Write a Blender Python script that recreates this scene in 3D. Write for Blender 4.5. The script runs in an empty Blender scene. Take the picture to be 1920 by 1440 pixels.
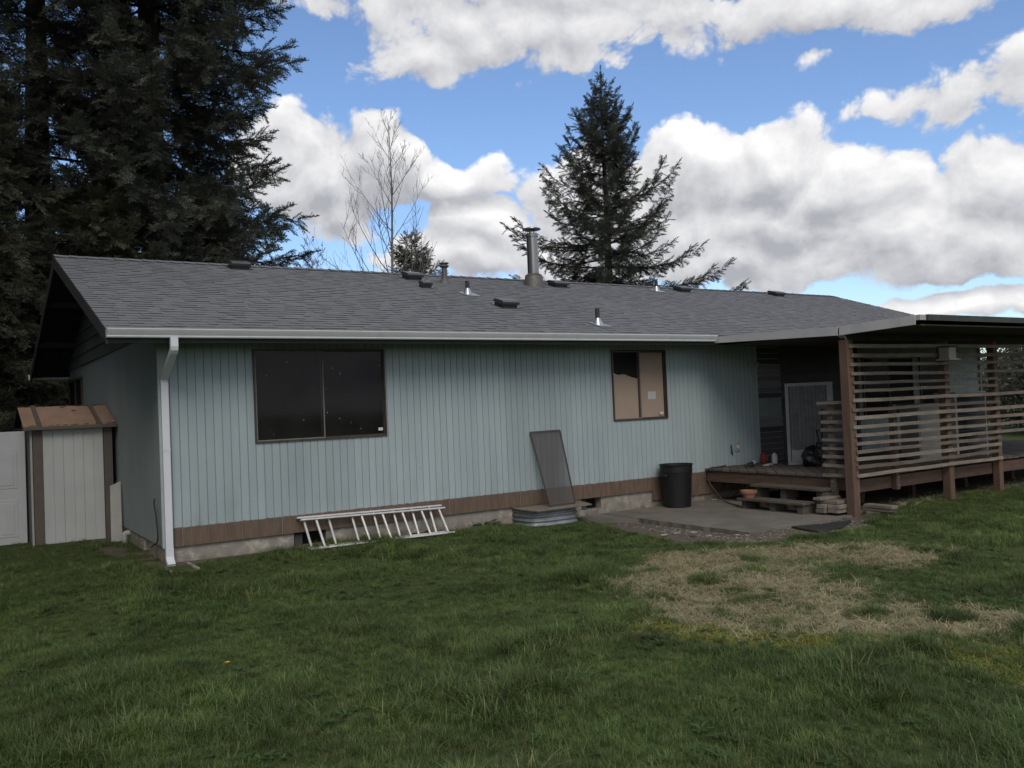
import bpy, math, random
import numpy as np
from mathutils import Vector, Matrix, Euler, Quaternion

S = bpy.context.scene
COL = S.collection
R_ = math.radians

# ---------------------------------------------------------------- camera
FPX, YAW, PIT, ROLL = 1641.79, .5778, .0235, -.0413
CAM = Vector((-2.1746, -11.0422, 1.5337))
_d = Vector((math.sin(YAW)*math.cos(PIT), math.cos(YAW)*math.cos(PIT), math.sin(PIT)))
_r0 = Vector((math.cos(YAW), -math.sin(YAW), 0)); _u0 = _r0.cross(_d)
_r = _r0*math.cos(ROLL) + _u0*math.sin(ROLL)
_u = _u0*math.cos(ROLL) - _r0*math.sin(ROLL)
cam = bpy.data.cameras.new('camera'); cam.sensor_width = 36; cam.lens = 36*FPX/1920
cam.clip_end = 3000; cam.clip_start = .05
camo = bpy.data.objects.new('camera', cam); COL.objects.link(camo)
M = Matrix((_r, _u, -_d)).transposed().to_4x4(); M.translation = CAM
camo.matrix_world = M
S.camera = camo
S.render.resolution_x, S.render.resolution_y = 1024, 768

def ray(x, y): return _d + _r*((x-960)/FPX) - _u*((y-720)/FPX)
def hz(x, y, z): v = ray(x, y); return CAM + v*((z-CAM.z)/v.z)
def hy(x, y, Y=0): v = ray(x, y); return CAM + v*((Y-CAM.y)/v.y)
def hx(x, y, X=0): v = ray(x, y); return CAM + v*((X-CAM.x)/v.x)
def azel(x, y):
    v = ray(x, y).normalized(); return math.atan2(v.x, v.y), math.asin(v.z)

# ---------------------------------------------------------------- exposure
vs = S.view_settings
vs.view_transform = 'Standard'; vs.look = 'None'; vs.gamma = 1; vs.use_curve_mapping = False
vs.exposure = 0.22

# ---------------------------------------------------------------- world
SUN_AZ, SUN_EL = 205, 42
W = bpy.data.worlds.new('World'); S.world = W; W.use_nodes = True
wn = W.node_tree; wn.nodes.clear()

class NT:
    """small helper for node graphs"""
    def __init__(s, t): s.t = t
    def n(s, typ, **k):
        o = s.t.nodes.new(typ)
        for a, v in k.items(): setattr(o, a, v)
        return o
    def put(s, sock, v):
        if hasattr(v, 'node'): s.t.links.new(v, sock)
        else: sock.default_value = v
    def m(s, op, a, b=None, c=None, clamp=False):
        o = s.n('ShaderNodeMath', operation=op); o.use_clamp = clamp
        s.put(o.inputs[0], a)
        if b is not None: s.put(o.inputs[1], b)
        if c is not None: s.put(o.inputs[2], c)
        return o.outputs[0]
    def v(s, op, a, b=None, c=None):
        o = s.n('ShaderNodeVectorMath', operation=op)
        s.put(o.inputs[0], a)
        if b is not None: s.put(o.inputs[1], b)
        if c is not None: s.put(o.inputs[2], c)
        return o.outputs['Value'] if op in ('LENGTH', 'DOT_PRODUCT', 'DISTANCE') else o.outputs[0]
    def xyz(s, x, y, z):
        o = s.n('ShaderNodeCombineXYZ'); s.put(o.inputs[0], x); s.put(o.inputs[1], y); s.put(o.inputs[2], z); return o.outputs[0]
    def sep(s, v):
        o = s.n('ShaderNodeSeparateXYZ'); s.put(o.inputs[0], v); return o.outputs
    def noise(s, vec, scale, detail=4, rough=.55, dist=0, dim='3D'):
        o = s.n('ShaderNodeTexNoise', noise_dimensions=dim); s.put(o.inputs['Vector'], vec); o.inputs['Scale'].default_value = scale
        o.inputs['Detail'].default_value = detail; o.inputs['Roughness'].default_value = rough
        o.inputs['Distortion'].default_value = dist
        return o.outputs[0]
    def vor(s, vec, scale, feature='F1'):
        o = s.n('ShaderNodeTexVoronoi', feature=feature); s.put(o.inputs['Vector'], vec); o.inputs['Scale'].default_value = scale
        return o.outputs
    def ramp(s, f, a, b, lo=0., hi=1., smooth=False):
        o = s.n('ShaderNodeMapRange'); o.clamp = True
        if smooth: o.interpolation_type = 'SMOOTHSTEP'
        s.put(o.inputs[0], f); s.put(o.inputs[1], a); s.put(o.inputs[2], b); s.put(o.inputs[3], lo); s.put(o.inputs[4], hi)
        return o.outputs[0]
    def mix(s, f, a, b, mode='MIX'):
        o = s.n('ShaderNodeMix', data_type='RGBA', blend_type=mode)
        s.put(o.inputs[0], f)
        for k, v in ((6, a), (7, b)):
            if not hasattr(v, 'node') and len(v) == 3: v = (*v, 1)
            s.put(o.inputs[k], v)
        return o.outputs[2]

# clouds: puffs placed where they stand in the sky (azimuth, elevation), carried on by
# a general broken cumulus field over the rest of the dome
PUFFS = [  # x, y, rx, ry in photo pixels and thickness -> turned into azimuth / elevation
    (900, 55, 190, 95, .82), (775, 112, 100, 55, .8), (1060, 40, 240, 90, .80), (1110, 118, 150, 55, .5), (1300, 25, 280, 75, .72),
    (1520, 5, 280, 65, .66), (1750, -10, 240, 50, .6), (960, -30, 420, 70, .9), (740, 25, 70, 40, .35),
    (590, 320, 150, 95, 1.5), (720, 305, 105, 90, 1.6), (815, 338, 115, 50, 1.3), (915, 333, 80, 44, 1.2), (640, 395, 95, 60, 1.2), (520, 290, 110, 80, 1.3),
    (1290, 315, 150, 95, 1.8), (1440, 300, 150, 95, 1.9), (1590, 350, 170, 95, 1.8), (1500, 410, 300, 95, 1.6), (1250, 430, 230, 105, 1.6),
    (1080, 370, 120, 90, 1.4), (1420, 485, 420, 75, 1.3), (1660, 450, 260, 85, 1.4), (1870, 350, 160, 105, 1.3), (1830, 440, 220, 75, 1.2),
    (905, 430, 120, 75, 1.2), (880, 485, 150, 58, 1.1), (1030, 475, 180, 70, 1.2),
    (1840, 170, 210, 70, .60), (1940, 140, 140, 75, .65), (1660, 195, 170, 42, .34), (1550, 505, 400, 42, .9),
    (1790, 572, 200, 32, 1.1), (1900, 560, 160, 34, 1.1), (1100, 515, 280, 42, .9), (1540, 125, 100, 40, .25),
]
def cloud_group():
    g = bpy.data.node_groups.new('cloud_density', 'ShaderNodeTree')
    g.interface.new_socket('P', in_out='INPUT', socket_type='NodeSocketVector')
    g.interface.new_socket('D', in_out='OUTPUT', socket_type='NodeSocketFloat')
    t = NT(g); gi = t.n('NodeGroupInput'); go = t.n('NodeGroupOutput')
    p0 = gi.outputs[0]
    w1 = t.n('ShaderNodeTexNoise', noise_dimensions='2D'); t.put(w1.inputs['Vector'], p0); w1.inputs['Scale'].default_value = 9; w1.inputs['Detail'].default_value = 2
    wob = t.v('MULTIPLY_ADD', t.v('SUBTRACT', w1.outputs['Color'], (.5, .5, .5)), (.10, .07, 0), p0)
    cur = None
    for (x, y, rx, ry, am) in PUFFS:
        a, e = azel(x, y); ax, _ = azel(x+rx, y); _, ey = azel(x, y-ry)
        ra = abs(ax-a); re = abs(ey-e)
        q = t.v('MULTIPLY_ADD', wob, (1/ra, 1/re, 0), (-a/ra, -e/re, 0))
        d = t.m('MULTIPLY_ADD', t.v('LENGTH', q), -max(am, .7), am)
        cur = d if cur is None else t.m('SMOOTH_MAX', cur, d, .18)
    # the rest of the dome
    s = t.sep(p0)
    big = t.noise(t.v('MULTIPLY', p0, (1, 1.7, 1)), 2.6, 1, .5, dim='2D')
    gen = t.m('MULTIPLY', t.m('SUBTRACT', big, .40), 5.0)
    da = t.m('ABSOLUTE', t.m('SUBTRACT', s[0], YAW))
    away = t.m('MAXIMUM', t.ramp(da, .62, .85), t.ramp(s[1], .47, .62))
    gen = t.m('SUBTRACT', gen, t.m('MULTIPLY', t.m('SUBTRACT', 1.0, away), 4.0))
    cur = t.m('MAXIMUM', cur, gen)
    f1 = t.noise(t.v('MULTIPLY', p0, (1, 1.25, 1)), 14, 7, .58, dim='2D')
    vo = t.n('ShaderNodeTexVoronoi', voronoi_dimensions='2D', feature='F1', normalize=True)
    t.put(vo.inputs['Vector'], t.v('MULTIPLY_ADD', t.v('SUBTRACT', w1.outputs['Color'], (.5, .5, .5)), (.06, .06, 0), t.v('MULTIPLY', p0, (1, 1.2, 1))))
    vo.inputs['Scale'].default_value = 17; vo.inputs['Detail'].default_value = 3; vo.inputs['Roughness'].default_value = .62; vo.inputs['Lacunarity'].default_value = 2.1
    D = t.m('ADD', cur, t.m('MULTIPLY', t.m('SUBTRACT', f1, .5), 1.0))
    D = t.m('ADD', D, t.m('MULTIPLY', t.m('SUBTRACT', .40, vo.outputs['Distance']), 1.25))
    t.put(go.inputs[0], D)
    return g
def build_world():
    t = NT(wn)
    tc = t.n('ShaderNodeTexCoord')
    nv = t.v('NORMALIZE', tc.outputs['Generated'])
    sx = t.sep(nv)
    az = t.m('ARCTAN2', sx[0], sx[1]); el = t.m('ARCSINE', sx[2])
    P = t.xyz(az, el, 0.0)
    sky = t.n('ShaderNodeTexSky'); sky.sky_type = 'NISHITA'; sky.sun_disc = False
    sky.sun_elevation = R_(SUN_EL); sky.sun_rotation = R_(SUN_AZ); sky.altitude = 50
    sky.air_density = 1.0; sky.dust_density = .6; sky.ozone_density = 1.6
    G = cloud_group()
    def dens(off):
        o = t.n('ShaderNodeGroup'); o.node_tree = G; t.put(o.inputs[0], t.v('ADD', P, off)); return o.outputs[0]
    D0 = dens((0, 0, 0)); D1 = dens((.006, .020, 0))
    alpha = t.ramp(D0, .02, .34, smooth=True)
    lit = t.m('ADD', t.m('MULTIPLY', t.m('SUBTRACT', D0, D1), .50), .50)
    lit = t.m('SUBTRACT', lit, t.ramp(D0, .4, 1.9, 0, .14))
    low = t.ramp(t.noise(t.v('MULTIPLY', P, (1, 2.6, 1)), 5.5, 1, .5, dim='2D'), .36, .66, 0, .20)
    lit = t.m('SUBTRACT', lit, low, clamp=True)
    cl = t.mix(lit, (3.4, 3.5, 3.85), (8.7, 8.65, 8.6))
    col = t.mix(alpha, t.mix(1.0, sky.outputs[0], (1.0, 1.10, 1.26), 'MULTIPLY'), cl)
    bg = t.n('ShaderNodeBackground'); bg.inputs[1].default_value = .11
    t.put(bg.inputs[0], col)
    out = t.n('ShaderNodeOutputWorld'); t.put(out.inputs[0], bg.outputs[0])
build_world()
W.cycles.sampling_method = 'MANUAL'; W.cycles.sample_map_resolution = 512

sl = bpy.data.lights.new('sun', 'SUN'); sl.energy = 1.3; sl.angle = R_(30); sl.color = (1, .93, .83)
so = bpy.data.objects.new('sun', sl); COL.objects.link(so)
_sd = Vector((math.sin(R_(SUN_AZ))*math.cos(R_(SUN_EL)), math.cos(R_(SUN_AZ))*math.cos(R_(SUN_EL)), math.sin(R_(SUN_EL))))
so.rotation_euler = (-_sd).to_track_quat('-Z', 'Y').to_euler(); so.location = (0, -20, 20)

# ---------------------------------------------------------------- helpers
class MB:
    def __init__(s): s.v = []; s.f = []; s.m = []
    def add(s, vs, fs, mi=0):
        b = len(s.v); s.v += [tuple(p) for p in vs]; s.f += [tuple(i+b for i in f) for f in fs]; s.m += [mi]*len(fs); return s
    BF = ((0, 3, 2, 1), (4, 5, 6, 7), (0, 1, 5, 4), (1, 2, 6, 5), (2, 3, 7, 6), (3, 0, 4, 7))
    def box(s, x0, x1, y0, y1, z0, z1, mi=0):
        return s.add([(x0, y0, z0), (x1, y0, z0), (x1, y1, z0), (x0, y1, z0), (x0, y0, z1), (x1, y0, z1), (x1, y1, z1), (x0, y1, z1)], s.BF, mi)
    def xbox(s, M, sx, sy, sz, mi=0):
        p = [M @ Vector(q) for q in ((-sx, -sy, -sz), (sx, -sy, -sz), (sx, sy, -sz), (-sx, sy, -sz), (-sx, -sy, sz), (sx, -sy, sz), (sx, sy, sz), (-sx, sy, sz))]
        return s.add(p, s.BF, mi)
    def beam(s, a, b, w, h, up=(0, 0, 1), mi=0):
        a = Vector(a); b = Vector(b); d = (b-a); L = d.length; d.normalize()
        sd = d.cross(Vector(up)); sd.normalize(); u = sd.cross(d)
        Mx = Matrix((d, sd, u)).transposed().to_4x4(); Mx.translation = (a+b)/2
        return s.xbox(Mx, L/2, w/2, h/2, mi)
    def tube(s, pts, rad, n=8, cap=True, mi=0):
        pts = [Vector(p) for p in pts]; k = len(pts); ref = None; vs = []
        if not hasattr(rad, '__len__'): rad = [rad]*k
        for i, p in enumerate(pts):
            t = pts[min(i+1, k-1)]-pts[max(i-1, 0)]; t.normalize()
            if ref is None:
                ref = t.orthogonal().normalized()
            ref = (ref-t*ref.dot(t)); ref.normalize(); b = t.cross(ref)
            for j in range(n):
                a = 2*math.pi*j/n
                vs.append(p+(ref*math.cos(a)+b*math.sin(a))*rad[i])
        fs = [(i*n+j, i*n+(j+1) % n, (i+1)*n+(j+1) % n, (i+1)*n+j) for i in range(k-1) for j in range(n)]
        if cap: fs += [tuple(range(n-1, -1, -1)), tuple(range((k-1)*n, k*n))]
        return s.add(vs, fs, mi)
    def lathe(s, prof, n=24, c=(0, 0, 0), mi=0, sx=1, sy=1):
        vs = [(c[0]+r*math.cos(2*math.pi*j/n)*sx, c[1]+r*math.sin(2*math.pi*j/n)*sy, c[2]+z) for r, z in prof for j in range(n)]
        fs = [(i*n+j, i*n+(j+1) % n, (i+1)*n+(j+1) % n, (i+1)*n+j) for i in range(len(prof)-1) for j in range(n)]
        return s.add(vs, fs, mi)
    def prism(s, poly, a, b, axis='x', mi=0):
        """poly of 2d points swept along an axis from a to b"""
        def P(u, v, w): return {'x': (w, u, v), 'y': (u, w, v), 'z': (u, v, w)}[axis]
        n = len(poly)
        vs = [P(u, v, a) for u, v in poly]+[P(u, v, b) for u, v in poly]
        fs = [tuple(range(n-1, -1, -1)), tuple(range(n, 2*n))]+[(i, (i+1) % n, n+(i+1) % n, n+i) for i in range(n)]
        return s.add(vs, fs, mi)
    def mesh(s, name, mats):
        me = bpy.data.meshes.new(name); me.from_pydata(s.v, [], s.f)
        for m in (mats if isinstance(mats, (list, tuple)) else [mats]): me.materials.append(m)
        if any(s.m): me.polygons.foreach_set('material_index', s.m)
        me.update(); return me
    def build(s, name, mats, parent=None, smooth=False, bevel=0):
        me = s.mesh(name, mats)
        import bmesh
        bm = bmesh.new(); bm.from_mesh(me); bmesh.ops.recalc_face_normals(bm, faces=bm.faces); bm.to_mesh(me); bm.free()
        if smooth:
            me.polygons.foreach_set('use_smooth', [True]*len(me.polygons))
        o = link(name, me, parent)
        if smooth == 'auto':
            me.set_sharp_from_angle(angle=R_(35))
        if bevel:
            b = o.modifiers.new('bevel', 'BEVEL'); b.width = bevel; b.segments = 1; b.limit_method = 'ANGLE'
        return o
def link(name, me, parent=None):
    o = bpy.data.objects.new(name, me); COL.objects.link(o)
    if parent is not None: o.parent = parent
    return o
def tag(o, label=None, cat=None, group=None, kind=None):
    if label: o['label'] = label
    if cat: o['category'] = cat
    if group: o['group'] = group
    if kind: o['kind'] = kind
    return o
def thing(name, label, cat, loc=(0, 0, 0), group=None, rz=0):
    o = bpy.data.objects.new(name, None); COL.objects.link(o); o.empty_display_size = .2
    o.location = loc; o.rotation_euler = (0, 0, rz)
    return tag(o, label, cat, group)
class G:
    """parts written in world coordinates under a thing whose empty stands at its base"""
    def __init__(s, parent): s.p = parent; bpy.context.view_layer.update(); 
    def __call__(s, mb, name, mats, parent=None, **k):
        p = parent or s.p
        loc = Vector(s.p.location)
        mb.v = [tuple(Vector(q)-loc) for q in mb.v]
        return mb.build(name, mats, p, **k)

# ---------------------------------------------------------------- materials
def mat(name, c1, c2=None, scale=6, rough=.8, detail=5, stretch=(1, 1, 1), bump=0, bscale=40, metal=0, spec=.3, rnd=0, bstretch=None, extra=None, coords='pos'):
    m = bpy.data.materials.new(name); m.use_nodes = True
    nt = m.node_tree; t = NT(nt); b = nt.nodes['Principled BSDF']
    if coords == 'pos':
        P = t.n('ShaderNodeNewGeometry').outputs['Position']
    else:
        P = t.n('ShaderNodeTexCoord').outputs['Object']
    if c2 is None: c2 = tuple(x*.75 for x in c1)
    f = t.noise(t.v('MULTIPLY', P, stretch), scale, detail, .6)
    f = t.ramp(f, .3, .7)
    col = t.mix(f, c1, c2)
    if rnd:
        oi = t.n('ShaderNodeObjectInfo'); k = t.ramp(oi.outputs['Random'], 0, 1, 1-rnd, 1+rnd)
        col = t.mix(1.0, col, t.xyz(k, k, k), 'MULTIPLY')
    rgh = rough
    if extra: 
        r = extra(t, P, col)
        if isinstance(r, tuple): col, rgh = r
        else: col = r
    t.put(b.inputs['Base Color'], col); t.put(b.inputs['Roughness'], rgh)
    b.inputs['Metallic'].default_value = metal; b.inputs['Specular IOR Level'].default_value = spec
    if bump:
        bn = t.n('ShaderNodeBump'); bn.inputs['Strength'].default_value = bump; bn.inputs['Distance'].default_value = .01
        t.put(bn.inputs['Height'], t.noise(t.v('MULTIPLY', P, bstretch or stretch), bscale, 4, .6)); t.put(b.inputs['Normal'], bn.outputs[0])
    return m

def siding_extra(t, P, col):
    s = t.sep(P)
    wob = t.noise(t.v('MULTIPLY', P, (1, 0, 0)), 9, 4, .6)
    drip = t.noise(t.v('MULTIPLY', P, (60, 0, 14)), 1, 3, .6)
    edge = t.m('ADD', .205, t.m('ADD', t.m('MULTIPLY', wob, .04), t.m('MULTIPLY', t.m('SUBTRACT', drip, .5), .02)))
    k = t.ramp(t.m('SUBTRACT', s[2], edge), -.006, .006)
    soft = t.ramp(t.noise(P, 3.0, 3), .55, .7)
    brown = t.mix(t.ramp(t.noise(t.v('MULTIPLY', P, (1, 1, .25)), 16, 5), .3, .7), (.165, .112, .078), (.105, .074, .055))
    # bare chips along the bottom edge
    chip = t.m('MULTIPLY', t.ramp(t.noise(P, 14, 5, .7), .64, .67), t.ramp(s[2], .06, .0))
    brown = t.mix(chip, brown, (.30, .27, .24))
    # ground splash staining low on the paint, faint wash marks
    st = t.m('MULTIPLY', t.ramp(t.noise(t.v('MULTIPLY', P, (1, 1, .3)), 4, 5, .65), .5, .75), t.ramp(s[2], .9, .25, 0, .30))
    col = t.mix(st, col, (.20, .21, .19))
    sheet = t.n('ShaderNodeTexWhiteNoise', noise_dimensions='1D'); t.put(sheet.inputs['W'], t.m('FLOOR', t.m('DIVIDE', s[0], 1.2192)))
    k_ = t.ramp(sheet.outputs[0], 0, 1, .91, 1.07); col = t.mix(1.0, col, t.xyz(k_, k_, k_), 'MULTIPLY')
    run = t.m('MULTIPLY', t.ramp(t.noise(t.v('MULTIPLY', P, (22, 1, .5)), 1, 4, .6), .50, .74), .34)
    col = t.mix(run, col, (.27, .33, .335))
    spot = t.m('MULTIPLY', t.ramp(t.noise(P, 21, 3, .5), .70, .73), .5)
    col = t.mix(spot, col, (.20, .24, .25))
    return t.mix(k, brown, col)
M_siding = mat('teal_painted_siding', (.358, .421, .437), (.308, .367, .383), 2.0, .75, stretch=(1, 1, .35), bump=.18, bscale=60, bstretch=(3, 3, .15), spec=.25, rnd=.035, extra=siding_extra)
M_groove = mat('siding_groove', (.26, .30, .31), (.20, .235, .24), 8)  # backing darker than the boards: groove dirt and shade put into its colour
M_trim_teal = mat('teal_corner_trim', (.375, .44, .435), (.32, .37, .37), 5, .7)
def endwall_extra(t, P, col):
    s = t.sep(P)
    g = t.m('FRACT', t.m('DIVIDE', s[1], .1016))
    ln = t.m('LESS_THAN', t.m('ABSOLUTE', t.m('SUBTRACT', g, .5)), .05)
    return t.mix(t.m('MULTIPLY', ln, .35), col, (.12, .15, .155))
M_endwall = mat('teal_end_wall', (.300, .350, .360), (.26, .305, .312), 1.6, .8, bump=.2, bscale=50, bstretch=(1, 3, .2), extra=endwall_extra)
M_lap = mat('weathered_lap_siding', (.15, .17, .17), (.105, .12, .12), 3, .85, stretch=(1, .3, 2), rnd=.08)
M_palelap = mat('grey_lap_siding', (.20, .20, .205), (.14, .14, .145), 3, .8, stretch=(.3, 1, 2), rnd=.2)
M_darklap = mat('dark_lap_siding', (.085, .08, .085), (.055, .052, .056), 3, .8, stretch=(.3, 1, 2), rnd=.15)
def conc_extra(t, P, col):
    s = t.sep(P)
    k = t.ramp(t.noise(P, 5, 6, .7), .52, .66)
    col = t.mix(k, col, (.45, .41, .345))
    low = t.m('MULTIPLY', t.ramp(s[2], -.05, -.26), t.ramp(t.noise(P, 7, 4), .35, .65))
    return t.mix(t.m('MULTIPLY', low, .75), col, (.085, .072, .055))
M_found = mat('foundation_concrete', (.30, .272, .235), (.235, .215, .188), 4, .92, bump=.5, bscale=30, extra=conc_extra)
def slab_extra(t, P, col):
    k = t.ramp(t.noise(t.v('MULTIPLY', P, (1, .5, 1)), 1.6, 5, .65), .46, .66)
    col = t.mix(t.m('MULTIPLY', k, .6), col, (.10, .095, .082))
    sp = t.ramp(t.noise(P, 55, 2), .70, .75)
    col = t.mix(t.m('MULTIPLY', sp, .5), col, (.34, .31, .27))
    return col
M_slab = mat('patio_concrete', (.185, .166, .140), (.135, .121, .103), 3, .9, bump=.35, bscale=45, extra=slab_extra)
def shingle_extra(t, P, col):
    gr = t.noise(P, 260, 2, .6)
    col = t.mix(t.ramp(gr, .35, .7, 0, .45), col, (.075, .077, .082))
    big = t.ramp(t.noise(t.v('MULTIPLY', P, (1, .6, .6)), .7, 4), .35, .7, 0, .35)
    return t.mix(big, col, (.12, .122, .126))
M_shingle = mat('grey_asphalt_shingle', (.205, .210, .220), (.168, .172, .181), 9, .93, stretch=(1, 1, 1), rnd=.04, spec=.2, extra=shingle_extra)
M_butt = mat('shingle_butt_edge', (.030, .030, .033), (.02, .02, .022), 20, .95)
def grime(t, P, col):
    k = t.m('MULTIPLY', t.ramp(t.noise(t.v('MULTIPLY', P, (5, 5, 1.2)), 1.0, 6, .65), .48, .72), .20)
    return t.mix(k, col, (.33, .33, .30))
M_white = mat('white_gutter_metal', (.66, .68, .69), (.60, .62, .63), 3, .35, spec=.5, extra=grime)
M_spout = mat('white_downspout_metal', (.68, .69, .74), (.62, .63, .67), 3, .4, spec=.5)
M_barge = mat('dark_barge_board', (.055, .056, .056), (.038, .039, .04), 4, .7)
M_soffit = mat('dark_soffit', (.045, .045, .044), (.03, .03, .03), 3, .9)
M_frame = mat('bronze_window_frame', (.085, .07, .058), (.06, .05, .042), 10, .45, metal=.3)
M_vinyl = mat('grey_window_trim', (.20, .185, .165), (.16, .145, .13), 10, .6)
M_dark = mat('dark_interior', (.012, .012, .014), (.008, .008, .009), 2, .9)  # near-black colour stands in for the unlit space behind windows and vents
M_card = mat('cardboard_blind', (.45, .345, .27), (.40, .305, .24), 2.5, .9)
M_paper = mat('white_paper', (.6, .6, .58), (.55, .55, .53), 5, .8)
M_tar = mat('black_metal_vent', (.040, .040, .043), (.030, .030, .032), 8, .32, spec=.7)
M_galvtop = mat('galvanised_sheet', (.52, .54, .57), (.40, .42, .45), 12, .35, metal=.85)
M_steel = mat('stainless_pipe', (.34, .335, .33), (.25, .25, .25), 4, .36, metal=1, stretch=(8, 8, .3))
M_flue = mat('weathered_flue_metal', (.17, .16, .15), (.115, .108, .10), 14, .6, metal=.5)
M_pvc = mat('black_vent_pipe', (.035, .033, .033), (.05, .05, .05), 10, .6)
M_glassd = None
def glass(name, flecks=0, refl=.45, tr_=.78):
    m = bpy.data.materials.new(name); m.use_nodes = True; nt = m.node_tree; t = NT(nt); nt.nodes.clear()
    P = t.n('ShaderNodeNewGeometry').outputs['Position']
    fr = t.n('ShaderNodeFresnel'); fr.inputs[0].default_value = 1.5
    tr = t.n('ShaderNodeBsdfTransparent'); tr.inputs[0].default_value = (tr_, tr_, tr_, 1)
    gl = t.n('ShaderNodeBsdfGlossy'); gl.inputs['Roughness'].default_value = .06; gl.inputs[0].default_value = (.8, .8, .8, 1)
    mx = t.n('ShaderNodeMixShader'); gb = t.n('ShaderNodeNewGeometry'); t.put(mx.inputs[0], t.m('MULTIPLY', t.m('MULTIPLY', fr.outputs[0], refl), t.m('SUBTRACT', 1.0, gb.outputs['Backfacing']))); t.put(mx.inputs[1], tr.outputs[0]); t.put(mx.inputs[2], gl.outputs[0])
    df = t.n('ShaderNodeBsdfDiffuse'); df.inputs[0].default_value = (.30, .29, .28, 1)
    dust = t.ramp(t.noise(P, 2.2, 6, .7), .35, .8, .004, .035)
    if flecks:
        q = t.v('MULTIPLY', P, (30, 1, 11)); vv = t.vor(q, 1.0)
        on = t.m('MULTIPLY', t.ramp(vv[0], .20, .13), t.ramp(t.noise(P, 2.6, 2), .50, .56))
        sel = t.m('GREATER_THAN', t.sep(vv[1])[0], .80)
        dust = t.m('MAXIMUM', dust, t.m('MULTIPLY', t.m('MULTIPLY', on, sel), .75))
    m2 = t.n('ShaderNodeMixShader'); t.put(m2.inputs[0], dust); t.put(m2.inputs[1], mx.outputs[0]); t.put(m2.inputs[2], df.outputs[0])
    o = t.n('ShaderNodeOutputMaterial'); t.put(o.inputs[0], m2.outputs[0])
    return m
M_glass1 = glass('dusty_window_glass', 1, .6); M_glass2 = glass('window_glass', 0, .09, .95); M_glass3 = glass('dull_porch_glass', 0, .10)
def wood(name, a, b, rnd=.12, rough=.85, st=(1, 1, 1), sc=8): return mat(name, a, b, sc, rough, stretch=st, bump=.35, bscale=30, rnd=rnd, spec=.2)
M_rim = wood('red_brown_rim_wood', (.122, .077, .057), (.070, .047, .038), st=(.4, .4, 3))
M_post = wood('reddish_post_wood', (.150, .096, .070), (.098, .065, .050), st=(3, 3, .3))
M_deck = wood('grey_weathered_decking', (.135, .115, .098), (.085, .074, .066), st=(1, 1, 1))
M_slat = wood('weathered_slat_wood', (.235, .198, .160), (.130, .108, .088), rnd=.35, st=(.6, 1, 3))
M_step = wood('mossy_step_wood', (.125, .108, .088), (.066, .06, .048), st=(3, .4, 2))
M_lumber = wood('grey_scrap_lumber', (.26, .225, .185), (.15, .13, .108), rnd=.25)
M_ply = None
def ply_extra(t, P, col):
    h = t.ramp(t.noise(P, 26, 3, .6), .69, .71)
    return t.mix(t.m('MULTIPLY', h, .8), col, (.05, .03, .022))
M_shedroof = mat('bare_plywood_roof', (.34, .228, .165), (.255, .168, .122), 5, .85, stretch=(1, .4, .4), extra=ply_extra)
M_felt = mat('torn_black_felt', (.05, .033, .03), (.03, .022, .02), 10, .9)
M_batten = mat('grey_brown_batten', (.13, .10, .09), (.09, .072, .065), 12, .85)
M_shedwhite = mat('white_metal_panel', (.52, .535, .53), (.46, .475, .47), 2, .5, spec=.4, extra=grime)
M_shedbrown = mat('brown_shed_trim', (.135, .112, .096), (.105, .088, .076), 6, .6)
M_shedcream = mat('cream_shed_trim', (.42, .41, .38), (.36, .35, .325), 6, .7)
M_shedgrey = mat('grey_gable_panel', (.17, .18, .185), (.13, .14, .145), 4, .8)
M_door = mat('white_moulded_door', (.54, .555, .56), (.48, .495, .50), 3, .5, spec=.4, extra=grime)
M_ladder = mat('white_ladder_aluminium', (.62, .61, .60), (.48, .46, .45), 14, .45, metal=.25)
M_mesh = None
def screen_mat():
    m = bpy.data.materials.new('insect_screen_mesh'); m.use_nodes = True; nt = m.node_tree; t = NT(nt); nt.nodes.clear()
    tr = t.n('ShaderNodeBsdfTransparent'); df = t.n('ShaderNodeBsdfDiffuse'); df.inputs[0].default_value = (.105, .098, .098, 1)
    P = t.n('ShaderNodeNewGeometry').outputs['Position']
    mx = t.n('ShaderNodeMixShader'); t.put(mx.inputs[0], t.ramp(t.noise(P, 3, 3), .3, .7, .56, .68)); t.put(mx.inputs[1], tr.outputs[0]); t.put(mx.inputs[2], df.outputs[0])
    o = t.n('ShaderNodeOutputMaterial'); t.put(o.inputs[0], mx.outputs[0]); return m
M_mesh = screen_mat()
M_galv = mat('corrugated_galvanised_steel', (.42, .44, .46), (.24, .25, .26), 5, .5, metal=.6)
M_black = mat('black_plastic', (.008, .008, .0085), (.012, .012, .0125), 9, .55, spec=.4)
M_terra = mat('terracotta', (.31, .165, .11), (.25, .13, .088), 9, .85)
M_rubber = mat('black_rubber_mat', (.022, .022, .024), (.032, .032, .034), 14, .85)
M_cord = mat('black_cable', (.018, .018, .02), (.025, .025, .026), 14, .6)
M_hose = mat('brown_hose', (.075, .048, .04), (.05, .034, .03), 14, .6)
M_red = mat('red_plastic', (.22, .035, .03), (.16, .03, .025), 10, .5)
M_plasticw = mat('white_plastic', (.62, .62, .60), (.52, .52, .5), 10, .5)
M_darkgreen = mat('dark_green_grip', (.03, .04, .036), (.02, .027, .025), 10, .6)
M_coverfascia = mat('grey_metal_fascia', (.50, .495, .50), (.43, .425, .43), 3, .45, spec=.5)
M_covergreen = mat('dark_green_gutter', (.085, .095, .09), (.048, .056, .053), 4, .5)
M_ceiling = mat('dark_ceiling_boards', (.055, .048, .042), (.035, .031, .028), 4, .85, rnd=.15)
M_greymetal = mat('grey_painted_metal', (.36, .36, .355), (.31, .31, .307), 4, .55)
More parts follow.
